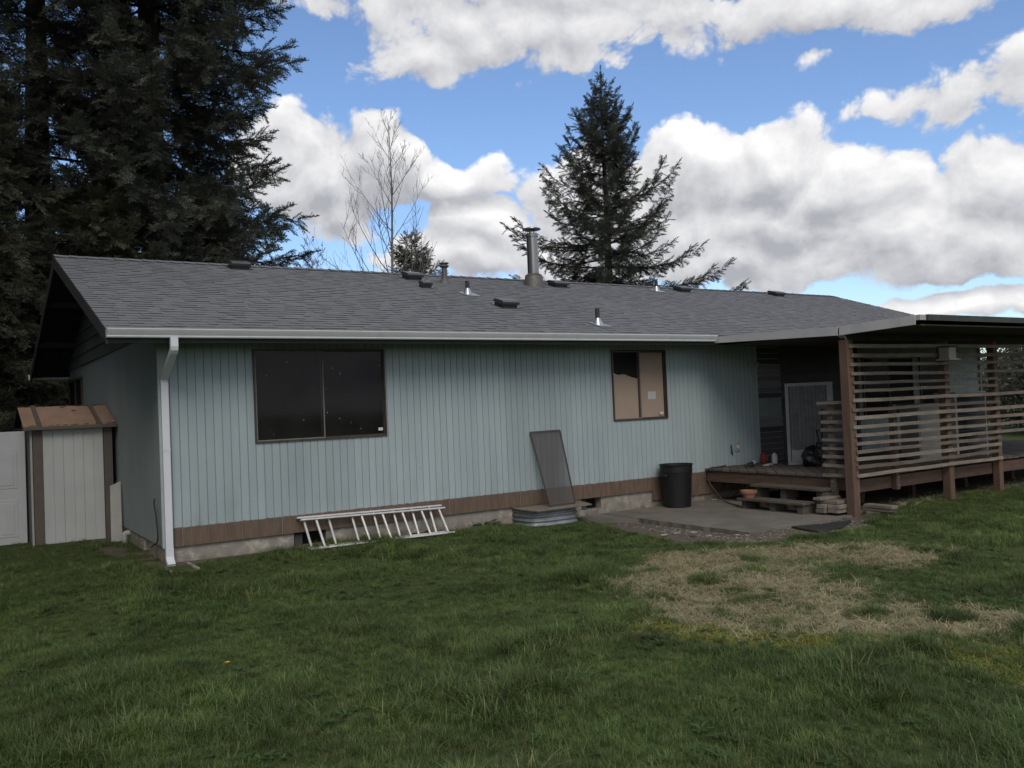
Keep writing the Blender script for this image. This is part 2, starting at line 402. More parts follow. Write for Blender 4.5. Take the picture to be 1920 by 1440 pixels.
M_sling = mat('slate_sling_fabric', (.075, .085, .11), (.055, .062, .082), 9, .8)
M_quilt = mat('dark_quilted_cloth', (.23, .232, .235), (.15, .152, .155), 9, .9)
M_lightgrey = mat('light_grey_frame', (.40, .40, .39), (.33, .33, .325), 6, .6)
M_bag = mat('black_bag_plastic', (.008, .008, .009), (.014, .014, .015), 12, .35, spec=.5, bump=.6, bscale=25)
M_stone = mat('pale_stone', (.34, .30, .25), (.19, .165, .14), 14, .9, rnd=.25)
M_bark = mat('fir_bark', (.060, .048, .040), (.035, .029, .025), 7, .95, stretch=(1, 1, .25), bump=.6, bscale=18)
M_twigbark = mat('bare_twig_bark', (.19, .17, .15), (.13, .118, .105), 5, .9)
def leafmat(name, a, b, hue=.25, trans=.25, gloss=.03, c3=None):
    m = bpy.data.materials.new(name); m.use_nodes = True; nt = m.node_tree; t = NT(nt); nt.nodes.clear()
    oi = t.n('ShaderNodeObjectInfo').outputs['Random']
    P = t.n('ShaderNodeNewGeometry').outputs['Position']
    f = t.m('ADD', t.m('MULTIPLY', oi, .5), t.m('MULTIPLY', t.ramp(t.noise(P, .7, 3), .3, .7), .5))
    col = t.mix(f, a, b)
    if c3:
        pn_ = t.ramp(t.noise(P, .45, 3, .6), .35, .7, .99, .80)
        col = t.mix(t.m('GREATER_THAN', oi, pn_), col, c3)
        vr = t.ramp(t.noise(P, 1.6, 4, .65), .32, .68, .60, 1.42); col = t.mix(1.0, col, t.xyz(vr, vr, vr), 'MULTIPLY')
    k = t.ramp(t.m('FRACT', t.m('MULTIPLY', oi, 7.3)), 0, 1, 1-hue, 1+hue)
    col = t.mix(1.0, col, t.xyz(k, k, k), 'MULTIPLY')
    d = t.n('ShaderNodeBsdfDiffuse'); t.put(d.inputs[0], col)
    tl = t.n('ShaderNodeBsdfTranslucent'); t.put(tl.inputs[0], col)
    gl = t.n('ShaderNodeBsdfGlossy'); gl.inputs['Roughness'].default_value = .45; gl.inputs[0].default_value = (.5, .5, .5, 1)
    x = t.n('ShaderNodeMixShader'); x.inputs[0].default_value = trans; t.put(x.inputs[1], d.outputs[0]); t.put(x.inputs[2], tl.outputs[0])
    y = t.n('ShaderNodeMixShader'); y.inputs[0].default_value = gloss; t.put(y.inputs[1], x.outputs[0]); t.put(y.inputs[2], gl.outputs[0])
    o = t.n('ShaderNodeOutputMaterial'); t.put(o.inputs[0], y.outputs[0]); return m
M_fir = leafmat('fir_needles', (.068, .076, .062), (.105, .114, .086))
M_firolive = leafmat('fir_needles_olive', (.086, .092, .060), (.125, .128, .080))
M_fargreen = leafmat('far_foliage', (.07, .075, .055), (.11, .11, .085))
M_grass = leafmat('lawn_grass', (.084, .133, .034), (.130, .182, .054), .42, .38, .06, (.185, .205, .068))
M_dry = leafmat('dead_grass', (.43, .39, .235), (.29, .255, .15), .3, .2)
M_moss = leafmat('yellow_moss_grass', (.28, .28, .065), (.18, .205, .05), .25, .3)
M_weed = leafmat('weed_leaves', (.055, .10, .04), (.075, .12, .045), .2, .3)
M_petal = mat('dandelion_petals', (.75, .52, .02), (.65, .42, .015), 30, .7)

# ---------------------------------------------------------------- instanced foliage
def scatter_group(nv):
    name = 'scatter_%d' % nv
    if name in bpy.data.node_groups: return bpy.data.node_groups[name]
    g = bpy.data.node_groups.new(name, 'GeometryNodeTree')
    g.interface.new_socket('Geometry', in_out='INPUT', socket_type='NodeSocketGeometry')
    g.interface.new_socket('Geometry', in_out='OUTPUT', socket_type='NodeSocketGeometry')
    n = g.nodes; L = g.links
    gi = n.new('NodeGroupInput'); go = n.new('NodeGroupOutput'); jn = n.new('GeometryNodeJoinGeometry')
    def attr(nm, typ):
        a = n.new('GeometryNodeInputNamedAttribute'); a.data_type = typ; a.inputs[0].default_value = nm
        return [o for o in a.outputs if o.enabled and o.name == 'Attribute'][0]
    k = attr('k', 'INT'); rot = attr('rot', 'FLOAT_VECTOR'); scl = attr('scl', 'FLOAT')
    e2r = n.new('FunctionNodeEulerToRotation'); L.new(rot, e2r.inputs[0])
    def eq(v):
        c = n.new('FunctionNodeCompare'); c.data_type = 'INT'; c.operation = 'EQUAL'
        ii = [i for i in c.inputs if i.enabled and i.type == 'INT']
        L.new(k, ii[0]); ii[1].default_value = v; return c.outputs[0]
    for v in range(nv):
        a = n.new('GeometryNodeSeparateGeometry'); a.domain = 'POINT'; L.new(gi.outputs[0], a.inputs[0]); L.new(eq(v), a.inputs[1])
        b = n.new('GeometryNodeSeparateGeometry'); b.domain = 'POINT'; L.new(gi.outputs[0], b.inputs[0]); L.new(eq(100+v), b.inputs[1])
        i = n.new('GeometryNodeInstanceOnPoints'); L.new(a.outputs[0], i.inputs['Points']); L.new(b.outputs[0], i.inputs['Instance'])
        L.new(e2r.outputs[0], i.inputs['Rotation']); L.new(scl, i.inputs['Scale'])
        L.new(i.outputs[0], jn.inputs[0])
    L.new(jn.outputs[0], go.inputs[0])
    return g
def scatter(name, protos, pts, rots, scl, ks, mats, parent=None, smooth=False):
    """one object: points plus the few prototype sprigs they carry"""
    pv = []; pf = []; kk = []; mi = []
    for i, p in enumerate(protos):
        b = len(pv); pv += p.v; pf += [tuple(j+b for j in f) for f in p.f]; kk += [100+i]*len(p.v); mi += p.m
    nb = len(pv); pts = np.asarray(pts, float)
    V = np.concatenate([np.asarray(pv, float), pts])
    me = bpy.data.meshes.new(name); me.from_pydata(V.tolist(), [], pf)
    for m in (mats if isinstance(mats, (list, tuple)) else [mats]): me.materials.append(m)
    if any(mi): me.polygons.foreach_set('material_index', mi)
    n = len(V)
    a = me.attributes.new('k', 'INT', 'POINT'); a.data.foreach_set('value', np.concatenate([kk, np.asarray(ks, int)]).astype(np.int32))
    r = np.zeros((n, 3), np.float32); r[nb:] = rots
    a = me.attributes.new('rot', 'FLOAT_VECTOR', 'POINT'); a.data.foreach_set('vector', r.ravel())
    s = np.ones(n, np.float32); s[nb:] = scl
    a = me.attributes.new('scl', 'FLOAT', 'POINT'); a.data.foreach_set('value', s)
    o = link(name, me, parent)
    md = o.modifiers.new('scatter', 'NODES'); md.node_group = scatter_group(len(protos))
    return o
def dir_euler(D, rollv=None, rng=None):
    """euler angles that turn +X onto each direction D (n,3) keeping +Z as up as possible, with a roll"""
    D = D/np.linalg.norm(D, axis=1, keepdims=True)
    yaw = np.arctan2(D[:, 1], D[:, 0]); pit = -np.arcsin(np.clip(D[:, 2], -1, 1))
    roll = np.zeros(len(D)) if rollv is None else rollv
    return np.stack([roll, pit, yaw], 1)      # XYZ euler: roll about X first, then pitch, then yaw

# ================================================================= GROUND
def gz(x, y):
    """lawn height"""
    x = np.asarray(x, float); y = np.asarray(y, float)
    base = -.275 - .0*x
    near = np.clip((y+1.2)/1.2, 0, 1)*np.clip((7-x)/5, 0, 1)
    base = base + .075*near*np.where(y > .2, 1, 1)
    left = np.clip((1.2-x)/1.5, 0, 1)*np.clip((y+1)/1.5, 0, 1)
    base = base + .02*left
    und = .018*np.sin(x*1.3+y*.7)*np.sin(y*1.1-x*.4) + .012*np.sin(x*2.9+1)*np.sin(y*2.3+2)
    und = und*np.clip((-y-.3)/1.0, 0, 1)
    pat = np.clip((x-5.9)/.15, 0, 1)*np.clip((9.4-x)/.1, 0, 1)*np.clip((y+3.12)/.08, 0, 1)
    return base+und-.06*pat
def poly_px(pts, z=-.275): return np.array([(hz(x, y, z).x, hz(x, y, z).y) for x, y in pts])
def in_poly(P, X, Y):
    r = np.zeros(X.shape, bool); n = len(P); j = n-1
    for i in range(n):
        c = ((P[i, 1] > Y) != (P[j, 1] > Y)) & (X < (P[j, 0]-P[i, 0])*(Y-P[i, 1])/(P[j, 1]-P[i, 1]+1e-12)+P[i, 0])
        r ^= c; j = i
    return r
rng0 = np.random.default_rng(5)
_per = rng0.random((8, 3))
def vnoise(x, y, s, seed=0):
    """cheap smooth value noise in 0..1"""
    x = np.asarray(x)*s+seed*17.3; y = np.asarray(y)*s+seed*9.1
    xi = np.floor(x).astype(np.int64); yi = np.floor(y).astype(np.int64); fx = x-xi; fy = y-yi
    fx = fx*fx*(3-2*fx); fy = fy*fy*(3-2*fy)
    def h(a, b): 
        q = (a*374761393+b*668265263+seed*1442695) & 0x7fffffff
        q = (q ^ (q >> 13))*1274126177 & 0x7fffffff
        return ((q ^ (q >> 16)) & 0xffff)/65535.
    return (h(xi, yi)*(1-fx)+h(xi+1, yi)*fx)*(1-fy)+(h(xi, yi+1)*(1-fx)+h(xi+1, yi+1)*fx)*fy
def fbm(x, y, s, seed=0): return .5*vnoise(x, y, s, seed)+.3*vnoise(x, y, s*2.1, seed+1)+.2*vnoise(x, y, s*4.3, seed+2)
# bare and dead areas, outlined where they lie on the lawn
P_DEAD = poly_px([(1118, 1098), (1190, 1080), (1205, 1046), (1330, 1034), (1490, 1036), (1550, 1066), (1520, 1088), (1620, 1100), (1700, 1135), (1800, 1145), (1940, 1150), (1940, 1190), (1840, 1198), (1700, 1200), (1560, 1195), (1420, 1190), (1330, 1182), (1220, 1175), (1225, 1145), (1170, 1125)])
P_DEAD2 = poly_px([(1440, 1022), (1640, 1024), (1800, 1038), (1790, 1056), (1650, 1062), (1480, 1042)])
P_MOSS = poly_px([(1190, 1170), (1330, 1176), (1430, 1183), (1560, 1190), (1720, 1200), (1880, 1200), (1930, 1240), (1930, 1300), (1860, 1260), (1700, 1235), (1560, 1225), (1400, 1218), (1290, 1205), (1200, 1190)])
P_MOSS2 = poly_px([(1105, 1090), (1190, 1088), (1180, 1108), (1110, 1108)])
P_DIRT = poly_px([(1120, 975), (1180, 985), (1300, 995), (1420, 1000), (1500, 990), (1600, 975), (1640, 985), (1520, 1003), (1440, 1022), (1330, 1018), (1240, 1008), (1150, 992)])
def blob(P, X, Y, amp=.22, s=2.2, seed=3):
    jx = (fbm(X, Y, s, seed)-.5)*2*amp; jy = (fbm(X, Y, s, seed+5)-.5)*2*amp
    return in_poly(P, X+jx, Y+jy)
def soft(polys, X, Y, amp, sc, seed, n=5):
    a = np.zeros(X.shape)
    for k in range(n):
        m_ = np.zeros(X.shape, bool)
        for P in polys: m_ |= blob(P, X, Y, amp*(.35+.65*k/(n-1)), sc*(1+.25*k), seed+11*k)
        a += m_
    return a/n
def masks(X, Y):
    dead = soft((P_DEAD, P_DEAD2), X, Y, .75, 2.0, 3)*np.clip(1.2-1.6*np.clip(fbm(X, Y, 2.6, 55)-.51, 0, 1)*3.4, 0, 1)
    moss = np.clip(soft((P_MOSS, P_MOSS2), X, Y, .5, 2.6, 7)*np.clip((fbm(X, Y, 3.1, 71)-.28)*4, 0, 1)-dead*.6, 0, 1)
    dirt = blob(P_DIRT, X, Y, .15, 4, 9)
    # worn strip along the foundation and under the deck
    fnd = (Y > -.08+.25*(fbm(X, Y*0, 1.3, 4)-.5)) & (Y < .3) & (X > -.3) & (X < 6.3)
    under = (X > 8.6) & (Y > -2.85+.5*(fbm(X, Y, 1.5, 8)-.5)) & (X < 19)
    side = (X > -.45) & (X < .2) & (Y > .4) & (Y < 9) & (fbm(X, Y, 1.6, 12) > .50)
    edge = ((X > 6.15) & (X < 6.75) & (Y > -3.3) & (Y < -.75)) | ((X > 6.4) & (X < 8.9) & (Y < -3.0) & (Y > -3.5+.3*(fbm(X, Y, 2, 14)-.5)))
    dirt = dirt | fnd | under | side | edge
    return dead, moss, dirt
def build_ground():
    def axis(a, b, st, far):
        c = list(np.arange(a, b+1e-6, st)); o = []; p = b; k = st
        while p < far: k *= 1.35; p += k; o.append(p)
        q = []; p = a; k = st
        while p > -far: k *= 1.35; p -= k; q.append(p)
        return np.array(q[::-1]+c+o)
    xs = axis(-5, 15, .1, 900); ys = axis(-10, 2, .1, 900)
    X, Y = np.meshgrid(xs, ys); Z = gz(X, Y)
    V = np.stack([X.ravel(), Y.ravel(), Z.ravel()], 1); nx, ny = len(xs), len(ys)
    i = np.arange(nx*ny).reshape(ny, nx)
    F = np.stack([i[:-1, :-1].ravel(), i[:-1, 1:].ravel(), i[1:, 1:].ravel(), i[1:, :-1].ravel()], 1)
    me = bpy.data.meshes.new('ground'); me.from_pydata(V.tolist(), [], F.tolist())
    dead, moss, dirt = masks(X, Y)
    for nm, a in (('dead', dead), ('moss', moss), ('dirt', dirt)):
        at = me.attributes.new(nm, 'FLOAT', 'POINT'); at.data.foreach_set('value', a.ravel().astype(np.float32))
    me.polygons.foreach_set('use_smooth', [True]*len(me.polygons))
    m = bpy.data.materials.new('lawn_soil'); m.use_nodes = True; t = NT(m.node_tree); b = m.node_tree.nodes['Principled BSDF']
    P = t.n('ShaderNodeNewGeometry').outputs['Position']
    def at(n):
        a = t.n('ShaderNodeAttribute', attribute_name=n); return a.outputs['Fac']
    n1 = t.noise(P, 6, 6, .65); n2 = t.noise(P, 40, 4, .7)
    col = t.mix(t.ramp(n1, .35, .65), (.050, .070, .022), (.066, .086, .030))
    deadc = t.mix(t.ramp(n2, .35, .65), (.28, .25, .155), (.15, .132, .08))
    mossc = t.mix(t.ramp(n2, .35, .65), (.16, .16, .05), (.10, .115, .036))
    dirtc = t.mix(t.ramp(t.noise(P, 18, 5, .7), .35, .65), (.142, .122, .098), (.092, .08, .065))
    col = t.mix(at('moss'), col, mossc); col = t.mix(at('dead'), col, deadc); col = t.mix(at('dirt'), col, dirtc)
    t.put(b.inputs['Base Color'], col); b.inputs['Roughness'].default_value = .95; b.inputs['Specular IOR Level'].default_value = .1
    bn = t.n('ShaderNodeBump'); bn.inputs['Strength'].default_value = .8; bn.inputs['Distance'].default_value = .02
    t.put(bn.inputs['Height'], n2); t.put(b.inputs['Normal'], bn.outputs[0])
    me.materials.append(m)
    o = link('ground', me); tag(o, kind='structure')
build_ground()

# concrete patio in front of the steps
def build_patio():
    x0, x1, y0, y1 = 6.62, 9.3, -3.08, -.03
    rnd = random.Random(3); n = 34
    top = []
    for i in range(n+1): top.append((x0+(rnd.random()-.5)*.03, y1+(y0-y1)*i/n))
    for i in range(1, n+1): top.append((x0+(x1-x0)*i/n, y0+(rnd.random()-.5)*.04))
    top += [(x1, y1)]
    b = MB(); b.prism(top, -.42, -.262, 'z'); o = b.build('patio', M_slab); tag(o, kind='structure')
    o.data.materials[0] = M_slab
    b = MB(); b.prism([(5.95, -.05), (6.05, -.42), (6.3, -.65), (6.615, -.9), (6.615, -.05)], -.42, -.268, 'z')
    o = b.build('patio_apron', M_slab); tag(o, kind='structure')
build_patio()

# ================================================================= HOUSE
HX1 = 18.0; RX0, RX1 = -.655, 18.6; RIDGE_Y, RIDGE_Z = 4.32, 4.16; EAVE_Y, EAVE_Z = -.625, 2.545
SL = (RIDGE_Z-EAVE_Z)/(RIDGE_Y-EAVE_Y); BACK_Y = 2*RIDGE_Y-EAVE_Y
def roofz(y): return EAVE_Z+SL*(y-EAVE_Y)
house = thing('house', 'long single storey house with pale teal grooved siding and grey shingle roof', 'house', (0, 0, 0))
def part(mb, name, mats, parent=house, **k): return mb.build(name, mats, parent, **k)
WIN1 = (1.126, 2.935, 1.18, 2.365); WIN2 = (6.957, 8.142, 1.198, 2.352)
WALLTOP = 2.62
# front wall: backing sheet, then the grooved boards
b = MB()
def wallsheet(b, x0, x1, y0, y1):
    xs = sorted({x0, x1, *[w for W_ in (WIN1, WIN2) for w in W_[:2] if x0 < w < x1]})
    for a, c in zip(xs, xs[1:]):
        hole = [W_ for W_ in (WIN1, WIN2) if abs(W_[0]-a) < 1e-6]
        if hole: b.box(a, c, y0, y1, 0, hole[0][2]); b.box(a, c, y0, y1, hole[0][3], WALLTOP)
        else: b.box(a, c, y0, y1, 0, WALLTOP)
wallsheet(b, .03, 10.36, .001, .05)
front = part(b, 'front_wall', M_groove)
PITCH = .1016; GAP = .0065; G0 = .217
def board_mesh(w, h):
    b = MB(); c = .0025
    b.prism([(-w/2, .0), (-w/2+c, -c*1.6), (w/2-c, -c*1.6), (w/2, .0), (w/2, .0045), (-w/2, .0045)], 0, h, 'z')
    return b.mesh('siding_board', M_siding)
_bm = {}
def put_board(x0, x1, z0, z1, parent, dz=0):
    key = (round(x1-x0, 4), round(z1-z0, 4))
    if key not in _bm: _bm[key] = board_mesh(x1-x0, z1-z0)
    o = link('siding_board', _bm[key], parent); o.location = ((x0+x1)/2, -.004, z0)
def boards(xa, xb, parent, drop=lambda x: 0.0):
    k0 = math.floor((xa-G0)/PITCH)
    k = k0
    while True:
        l = G0+k*PITCH+GAP/2; r = l+PITCH-GAP; l += .003*(k % 12 == 0); k += 1
        if l >= xb: break
        if r <= xa: continue
        l = max(l, xa); r = min(r, xb)
        if r-l < .012: continue
        cuts = [W_ for W_ in (WIN1, WIN2) if l < W_[1] and r > W_[0]]
        z0 = -drop(l)
        if not cuts: put_board(l, r, z0, WALLTOP-.01, parent); continue
        W_ = cuts[0]
        if l < W_[0]-.012: put_board(l, W_[0], z0, WALLTOP-.01, parent); l = W_[0]
        if r > W_[1]+.012: put_board(W_[1], r, z0, WALLTOP-.01, parent); r = W_[1]
        put_board(l, r, z0, W_[2], parent); put_board(l, r, W_[3], WALLTOP-.01, parent)
boards(.085, 10.34, front, lambda x: .16 if x > 7.72 else 0.0)
# corner trim, teal
part(MB().box(-.018, .082, -.024, -.004, 0, WALLTOP), 'corner_trim', M_trim_teal)
part(MB().box(10.335, 10.40, -.022, .10, -.16, WALLTOP), 'corner_trim', M_trim_teal)
# porch end of the front: dark lap siding, then grooved boards again
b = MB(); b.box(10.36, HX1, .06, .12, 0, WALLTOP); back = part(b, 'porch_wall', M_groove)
random.seed(4)
z = .10
lapm = {}
while z < 2.5:
    for (a, c) in ((10.41, 11.12), (11.13, 13.35)):
        if a < 11 and 1.12 < z < 1.45: continue
        hh = .086 if a < 11 else .118; bb = MB(); bb.prism([(.058, z), (.030 if a < 11 else .040, z), (.052, z+hh), (.058, z+hh)], a, c, 'x'); part(bb, 'lap_board', M_palelap if a < 11 and (z > 1.5 or .85 < z < 1.1) and z < 2.0 else M_darklap, back)
    z += .105
for k in range(14):
    x = 13.46+k*PITCH
    if x < 14.55: continue
# low grooved wainscot and grooved end
def plain_boards(xa, xb, z0, z1):
    x = xa
    while x < xb-.02:
        key = (round(PITCH-GAP, 4), round(z1-z0, 4))
        if key not in _bm: _bm[key] = board_mesh(PITCH-GAP, z1-z0)
        o = link('siding_board', _bm[key], back); o.location = (x+PITCH/2, .047, z0); x += PITCH
plain_boards(13.4, 15.55, .1, .95); plain_boards(16.75, 17.95, .1, 2.55)
part(MB().box(13.36, 13.46, .03, .075, .1, 2.5), 'corner_trim', M_barge)
# porch sliding window and door
def window(name, x0, x1, z0, z1, y, panes, frame=M_frame, glassm=M_glass1, depth=.09, label=None):
    w = bpy.data.objects.new(name, None); COL.objects.link(w); w.parent = house; w.location = (x0, y, z0)
    if label: w['label'] = label
    Wd, Hh = x1-x0, z1-z0
    t_ = .020
    b = MB(); b.box(0, Wd, -.032, depth, 0, t_); b.box(0, Wd, -.032, depth, Hh-t_, Hh); b.box(0, t_, -.032, depth, t_, Hh-t_); b.box(Wd-t_, Wd, -.032, depth, t_, Hh-t_)
    b.build('frame', frame, w)
    for i, (a, c) in enumerate(panes):
        a, c = a*Wd, c*Wd; yo = -.012 if i == 0 else .012
        b = MB(); s_ = .013
        a2 = max(a, t_); c2 = min(c, Wd-t_)
        b.box(a2, c2, yo-.012, yo+.012, t_, t_+s_); b.box(a2, c2, yo-.012, yo+.012, Hh-t_-s_, Hh-t_)
        b.box(a2, a2+s_, yo-.012, yo+.012, t_+s_, Hh-t_-s_); b.box(c2-s_, c2, yo-.012, yo+.012, t_+s_, Hh-t_-s_)
        b.build('sash', M_vinyl if i == 0 else frame, w)
        MB().box(a2+s_, c2-s_, yo-.003, yo+.003, t_+s_, Hh-t_-s_).build('pane', glassm, w)
    return w
w1 = window('window', *WIN1, 0, [(0, .51), (.49, 1)], label='large dark sliding window with flecked glass')
MB().box(0, 1.81, .22, .24, -.05, 1.25).build('room_dark_sheet', M_dark, w1)  # no curtain: black sheet painted as the dark of the room
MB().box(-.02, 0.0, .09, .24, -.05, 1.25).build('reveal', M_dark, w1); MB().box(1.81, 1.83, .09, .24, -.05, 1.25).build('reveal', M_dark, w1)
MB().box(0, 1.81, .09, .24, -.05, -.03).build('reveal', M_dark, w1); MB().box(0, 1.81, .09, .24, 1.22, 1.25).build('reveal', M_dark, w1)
MB().box(1.69, 1.755, -.008, -.004, .075, .115).build('sticker', M_paper, w1)
w2 = window('window', *WIN2, 0, [(0, .51), (.49, 1)], glassm=M_glass2, label='smaller sliding window with cardboard behind the glass')
b = MB(); Wd = 1.185
b.add([(0.03, .030, .03), (.60, .030, .03), (.60, .030, .68), (.45, .030, .71), (.30, .030, .76), (.16, .030, .75), (.03, .030, .80)], [tuple(range(7))])
b.add([(0.03, .034, .03), (.60, .034, .03), (.60, .034, .68), (.45, .034, .71), (.30, .034, .76), (.16, .034, .75), (.03, .034, .80)], [tuple(range(7))])
b.build('cardboard_sheet', M_card, w2)
MB().box(.59, 1.16, .038, .042, .03, 1.12).build('cardboard_sheet', M_card, w2)
MB().box(.80, .98, .032, .036, .33, .46).build('paper_note', M_paper, w2)
MB().box(1.03, 1.10, .002, .006, .07, .11).build('sticker', M_paper, w2)
MB().box(0, Wd, .22, .24, -.05, 1.25).build('room_dark_sheet', M_dark, w2)
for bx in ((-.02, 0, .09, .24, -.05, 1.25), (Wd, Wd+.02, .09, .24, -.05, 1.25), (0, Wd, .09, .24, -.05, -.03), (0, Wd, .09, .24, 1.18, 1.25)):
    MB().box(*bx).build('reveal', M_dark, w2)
w3 = window('window', 13.62, 15.35, .98, 2.2, .055, [(0, .51), (.49, 1)], glassm=M_glass3, depth=.004, label='dark porch window behind the wooden slats')
MB().box(.03, 1.7, .0035, .0038, .03, 1.19).build('room_dark_sheet', M_dark, w3)  # room darkness as a black sheet right behind the panes
w4 = window('sliding_door', 15.62, 16.7, .12, 2.2, .055, [(0, 1)], glassm=M_glass3, depth=.004, label='dark porch door behind the wooden slats')
MB().box(.03, 1.05, .0035, .0038, .03, 2.05).build('room_dark_sheet', M_dark, w4)
# end wall with lap siding in the gable
GY1 = 8.64
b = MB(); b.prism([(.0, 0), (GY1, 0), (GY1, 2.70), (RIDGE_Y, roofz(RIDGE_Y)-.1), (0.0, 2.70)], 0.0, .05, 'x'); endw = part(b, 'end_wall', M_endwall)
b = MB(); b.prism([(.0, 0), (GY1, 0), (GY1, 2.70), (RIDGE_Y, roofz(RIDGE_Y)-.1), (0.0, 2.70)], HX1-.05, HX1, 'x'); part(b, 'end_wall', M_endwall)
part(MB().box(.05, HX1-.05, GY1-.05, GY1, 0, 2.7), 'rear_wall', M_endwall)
z = 2.575; k = 0
while z < RIDGE_Z-.25:
    h = .20
    ya = max(.02, RIDGE_Y-(roofz(RIDGE_Y)-z-.12)/SL+.0) if z > 2.7 else .02
    yb = 2*RIDGE_Y-ya
    ya2 = max(.02, RIDGE_Y-(roofz(RIDGE_Y)-(z+h)-.10)/SL); yb2 = 2*RIDGE_Y-ya2
    if ya2 > RIDGE_Y: ya2 = yb2 = RIDGE_Y
    b = MB(); zo = z+h
    b.add([(-.030, ya, z), (-.030, yb, z), (-.010, yb2, zo), (-.010, ya2, zo), (-.001, ya, z), (-.001, yb, z), (-.001, yb2, zo), (-.001, ya2, zo)],
          [(0, 1, 2, 3), (4, 7, 6, 5), (0, 4, 5, 1), (1, 5, 6, 2), (2, 6, 7, 3), (3, 7, 4, 0)])
    part(b, 'lap_board', M_lap, endw); z += .197
sw = bpy.data.objects.new('window', None); COL.objects.link(sw); sw.parent = house; sw.location = (0, 6.66, 1.1)
sw['label'] = 'dark side window above the shed roof'
b = MB(); b.box(-.035, .02, 0, 1.95, 0, .05); b.box(-.035, .02, 0, 1.95, 1.22, 1.27); b.box(-.035, .02, 0, .05, .05, 1.22); b.box(-.035, .02, 1.9, 1.95, .05, 1.22); b.box(-.03, .0, .95, 1.0, .05, 1.22)
b.build('frame', M_frame, sw)
MB().box(-.012, -.008, .05, .95, .05, 1.22).build('pane', M_glass2, sw); MB().box(-.012, -.008, 1.0, 1.9, .05, 1.22).build('pane', M_glass2, sw)
MB().box(-.004, -.002, .05, 1.9, .05, 1.22).build('room_dark_sheet', M_dark, sw)  # black sheet in place of the unlit room
# foundation with crawl vents
VENTS = [(1.595, 2.03), (6.26, 6.66)]
b = MB(); xs = [.02]+[v for V_ in VENTS for v in V_]+[HX1-.02]
for i in range(0, len(xs), 2): b.box(xs[i], xs[i+1], .035, .22, -.55, .004)
for (a, c) in VENTS: b.box(a, c, .035, .22, -.55, -.185)
b.box(.018, .2, .22, 1.0, -.55, .004); b.box(.018, .2, 1.36, GY1-.02, -.55, .004); b.box(.018, .2, 1.0, 1.36, -.55, -.2)
b.box(.2, HX1, GY1-.2, GY1-.02, -.55, .004)
fo = part(b, 'foundation', M_found)
for (a, c) in VENTS:
    part(MB().box(a, c, .19, .2, -.185, .02), 'crawl_vent', M_dark, fo)
    bb = MB(); bb.box(a+.02, a+.12, .06, .18, -.185, -.03); part(bb, 'vent_block', M_darklap, fo)
part(MB().box(.15, .16, 1.0, 1.36, -.2, .0), 'crawl_vent', M_dark, fo)
# roof deck and eaves
b = MB(); th = .11
def roofpoly(o0, o1): return [(EAVE_Y, EAVE_Z+o1), (RIDGE_Y, RIDGE_Z+o1), (BACK_Y, EAVE_Z+o1), (BACK_Y, EAVE_Z+o0), (RIDGE_Y, RIDGE_Z+o0), (EAVE_Y, EAVE_Z+o0)]
b.prism(roofpoly(-.035, -.008), RX0+.03, RX1-.03, 'x'); roof = part(b, 'roof', M_soffit)
b = MB(); b.prism(roofpoly(-.06, -.037), RX0+.03, RX1-.03, 'x'); part(b, 'soffit', M_soffit)
# barge boards on the gables
for (xa, xb) in ((RX0, RX0+.028), (RX1-.028, RX1)):
    for sgn in (0, 1):
        f_ = (lambda y: y) if sgn == 0 else (lambda y: 2*RIDGE_Y-y)
        b = MB(); b.prism([(f_(EAVE_Y), EAVE_Z-.012), (f_(RIDGE_Y), RIDGE_Z-.012), (f_(RIDGE_Y), RIDGE_Z-.19), (f_(EAVE_Y), EAVE_Z-.16)], xa, xb, 'x')
        part(b, 'barge_board', M_barge)
# rafter blocks (lookouts) under the overhang
for yy in (1.2, 2.9, 4.32, 5.8, 7.5):
    zz = roofz(yy) if yy <= RIDGE_Y else roofz(2*RIDGE_Y-yy)
    part(MB().box(RX0+.03, .0, yy-.04, yy+.04, zz-.16, zz-.062), 'lookout', M_barge)
# fascia behind gutter
part(MB().box(RX0+.03, 8.7, EAVE_Y+.0, EAVE_Y+.025, EAVE_Z-.15, EAVE_Z-.012), 'fascia', M_barge)
part(MB().box(8.7, RX1-.03, EAVE_Y+.0, EAVE_Y+.025, EAVE_Z-.15, EAVE_Z-.012), 'fascia', M_barge)
# shingles
rs = random.Random(11)
Ex = .1436; ca = math.atan(SL); cs, sn = math.cos(ca), math.sin(ca)
SLEN = (RIDGE_Y-EAVE_Y)/cs; NC = int(SLEN/Ex)
def strip(mb, L, x0=0, s0=0, lift=0):
    """one laminated shingle strip in roof coordinates (x along eave, s up slope, n off the roof)"""
    x = 0
    def P(xx, s_, n): return (x0+xx, (s0+s_)*cs-n*sn, (s0+s_)*sn+n*cs)
    thick = rs.random() < .5
    while x < L-1e-4:
        w = min(rs.uniform(.12, .34), L-x)
        if L-x-w < .06: w = L-x
        h = rs.uniform(.0095, .0125) if thick else rs.uniform(.0060, .0090); thick = not thick
        s_a = rs.uniform(-.004, .004); e = .0015
        mb.add([P(x+e, s_a, 0), P(x+w-e, s_a, 0), P(x+w-e, s_a, h), P(x+e, s_a, h), P(x+w-e, Ex+.03, .003), P(x+e, Ex+.03, .003)], [(0, 1, 2, 3)], 1)
        mb.add([P(x+e, s_a, h), P(x+w-e, s_a, h), P(x+w-e, Ex+.03, .003), P(x+e, Ex+.03, .003)], [(0, 1, 2, 3)], 0)
        mb.add([P(x+w-e, s_a, 0), P(x+w-e, s_a, h), P(x+w-e, Ex+.03, .003)], [(0, 2, 1)], 1)
        x += w
    return mb
variants = []
for k in range(10): variants.append(strip(MB(), 1.0).mesh('shingle', [M_shingle, M_butt]))
restm = MB(); nobj = 0
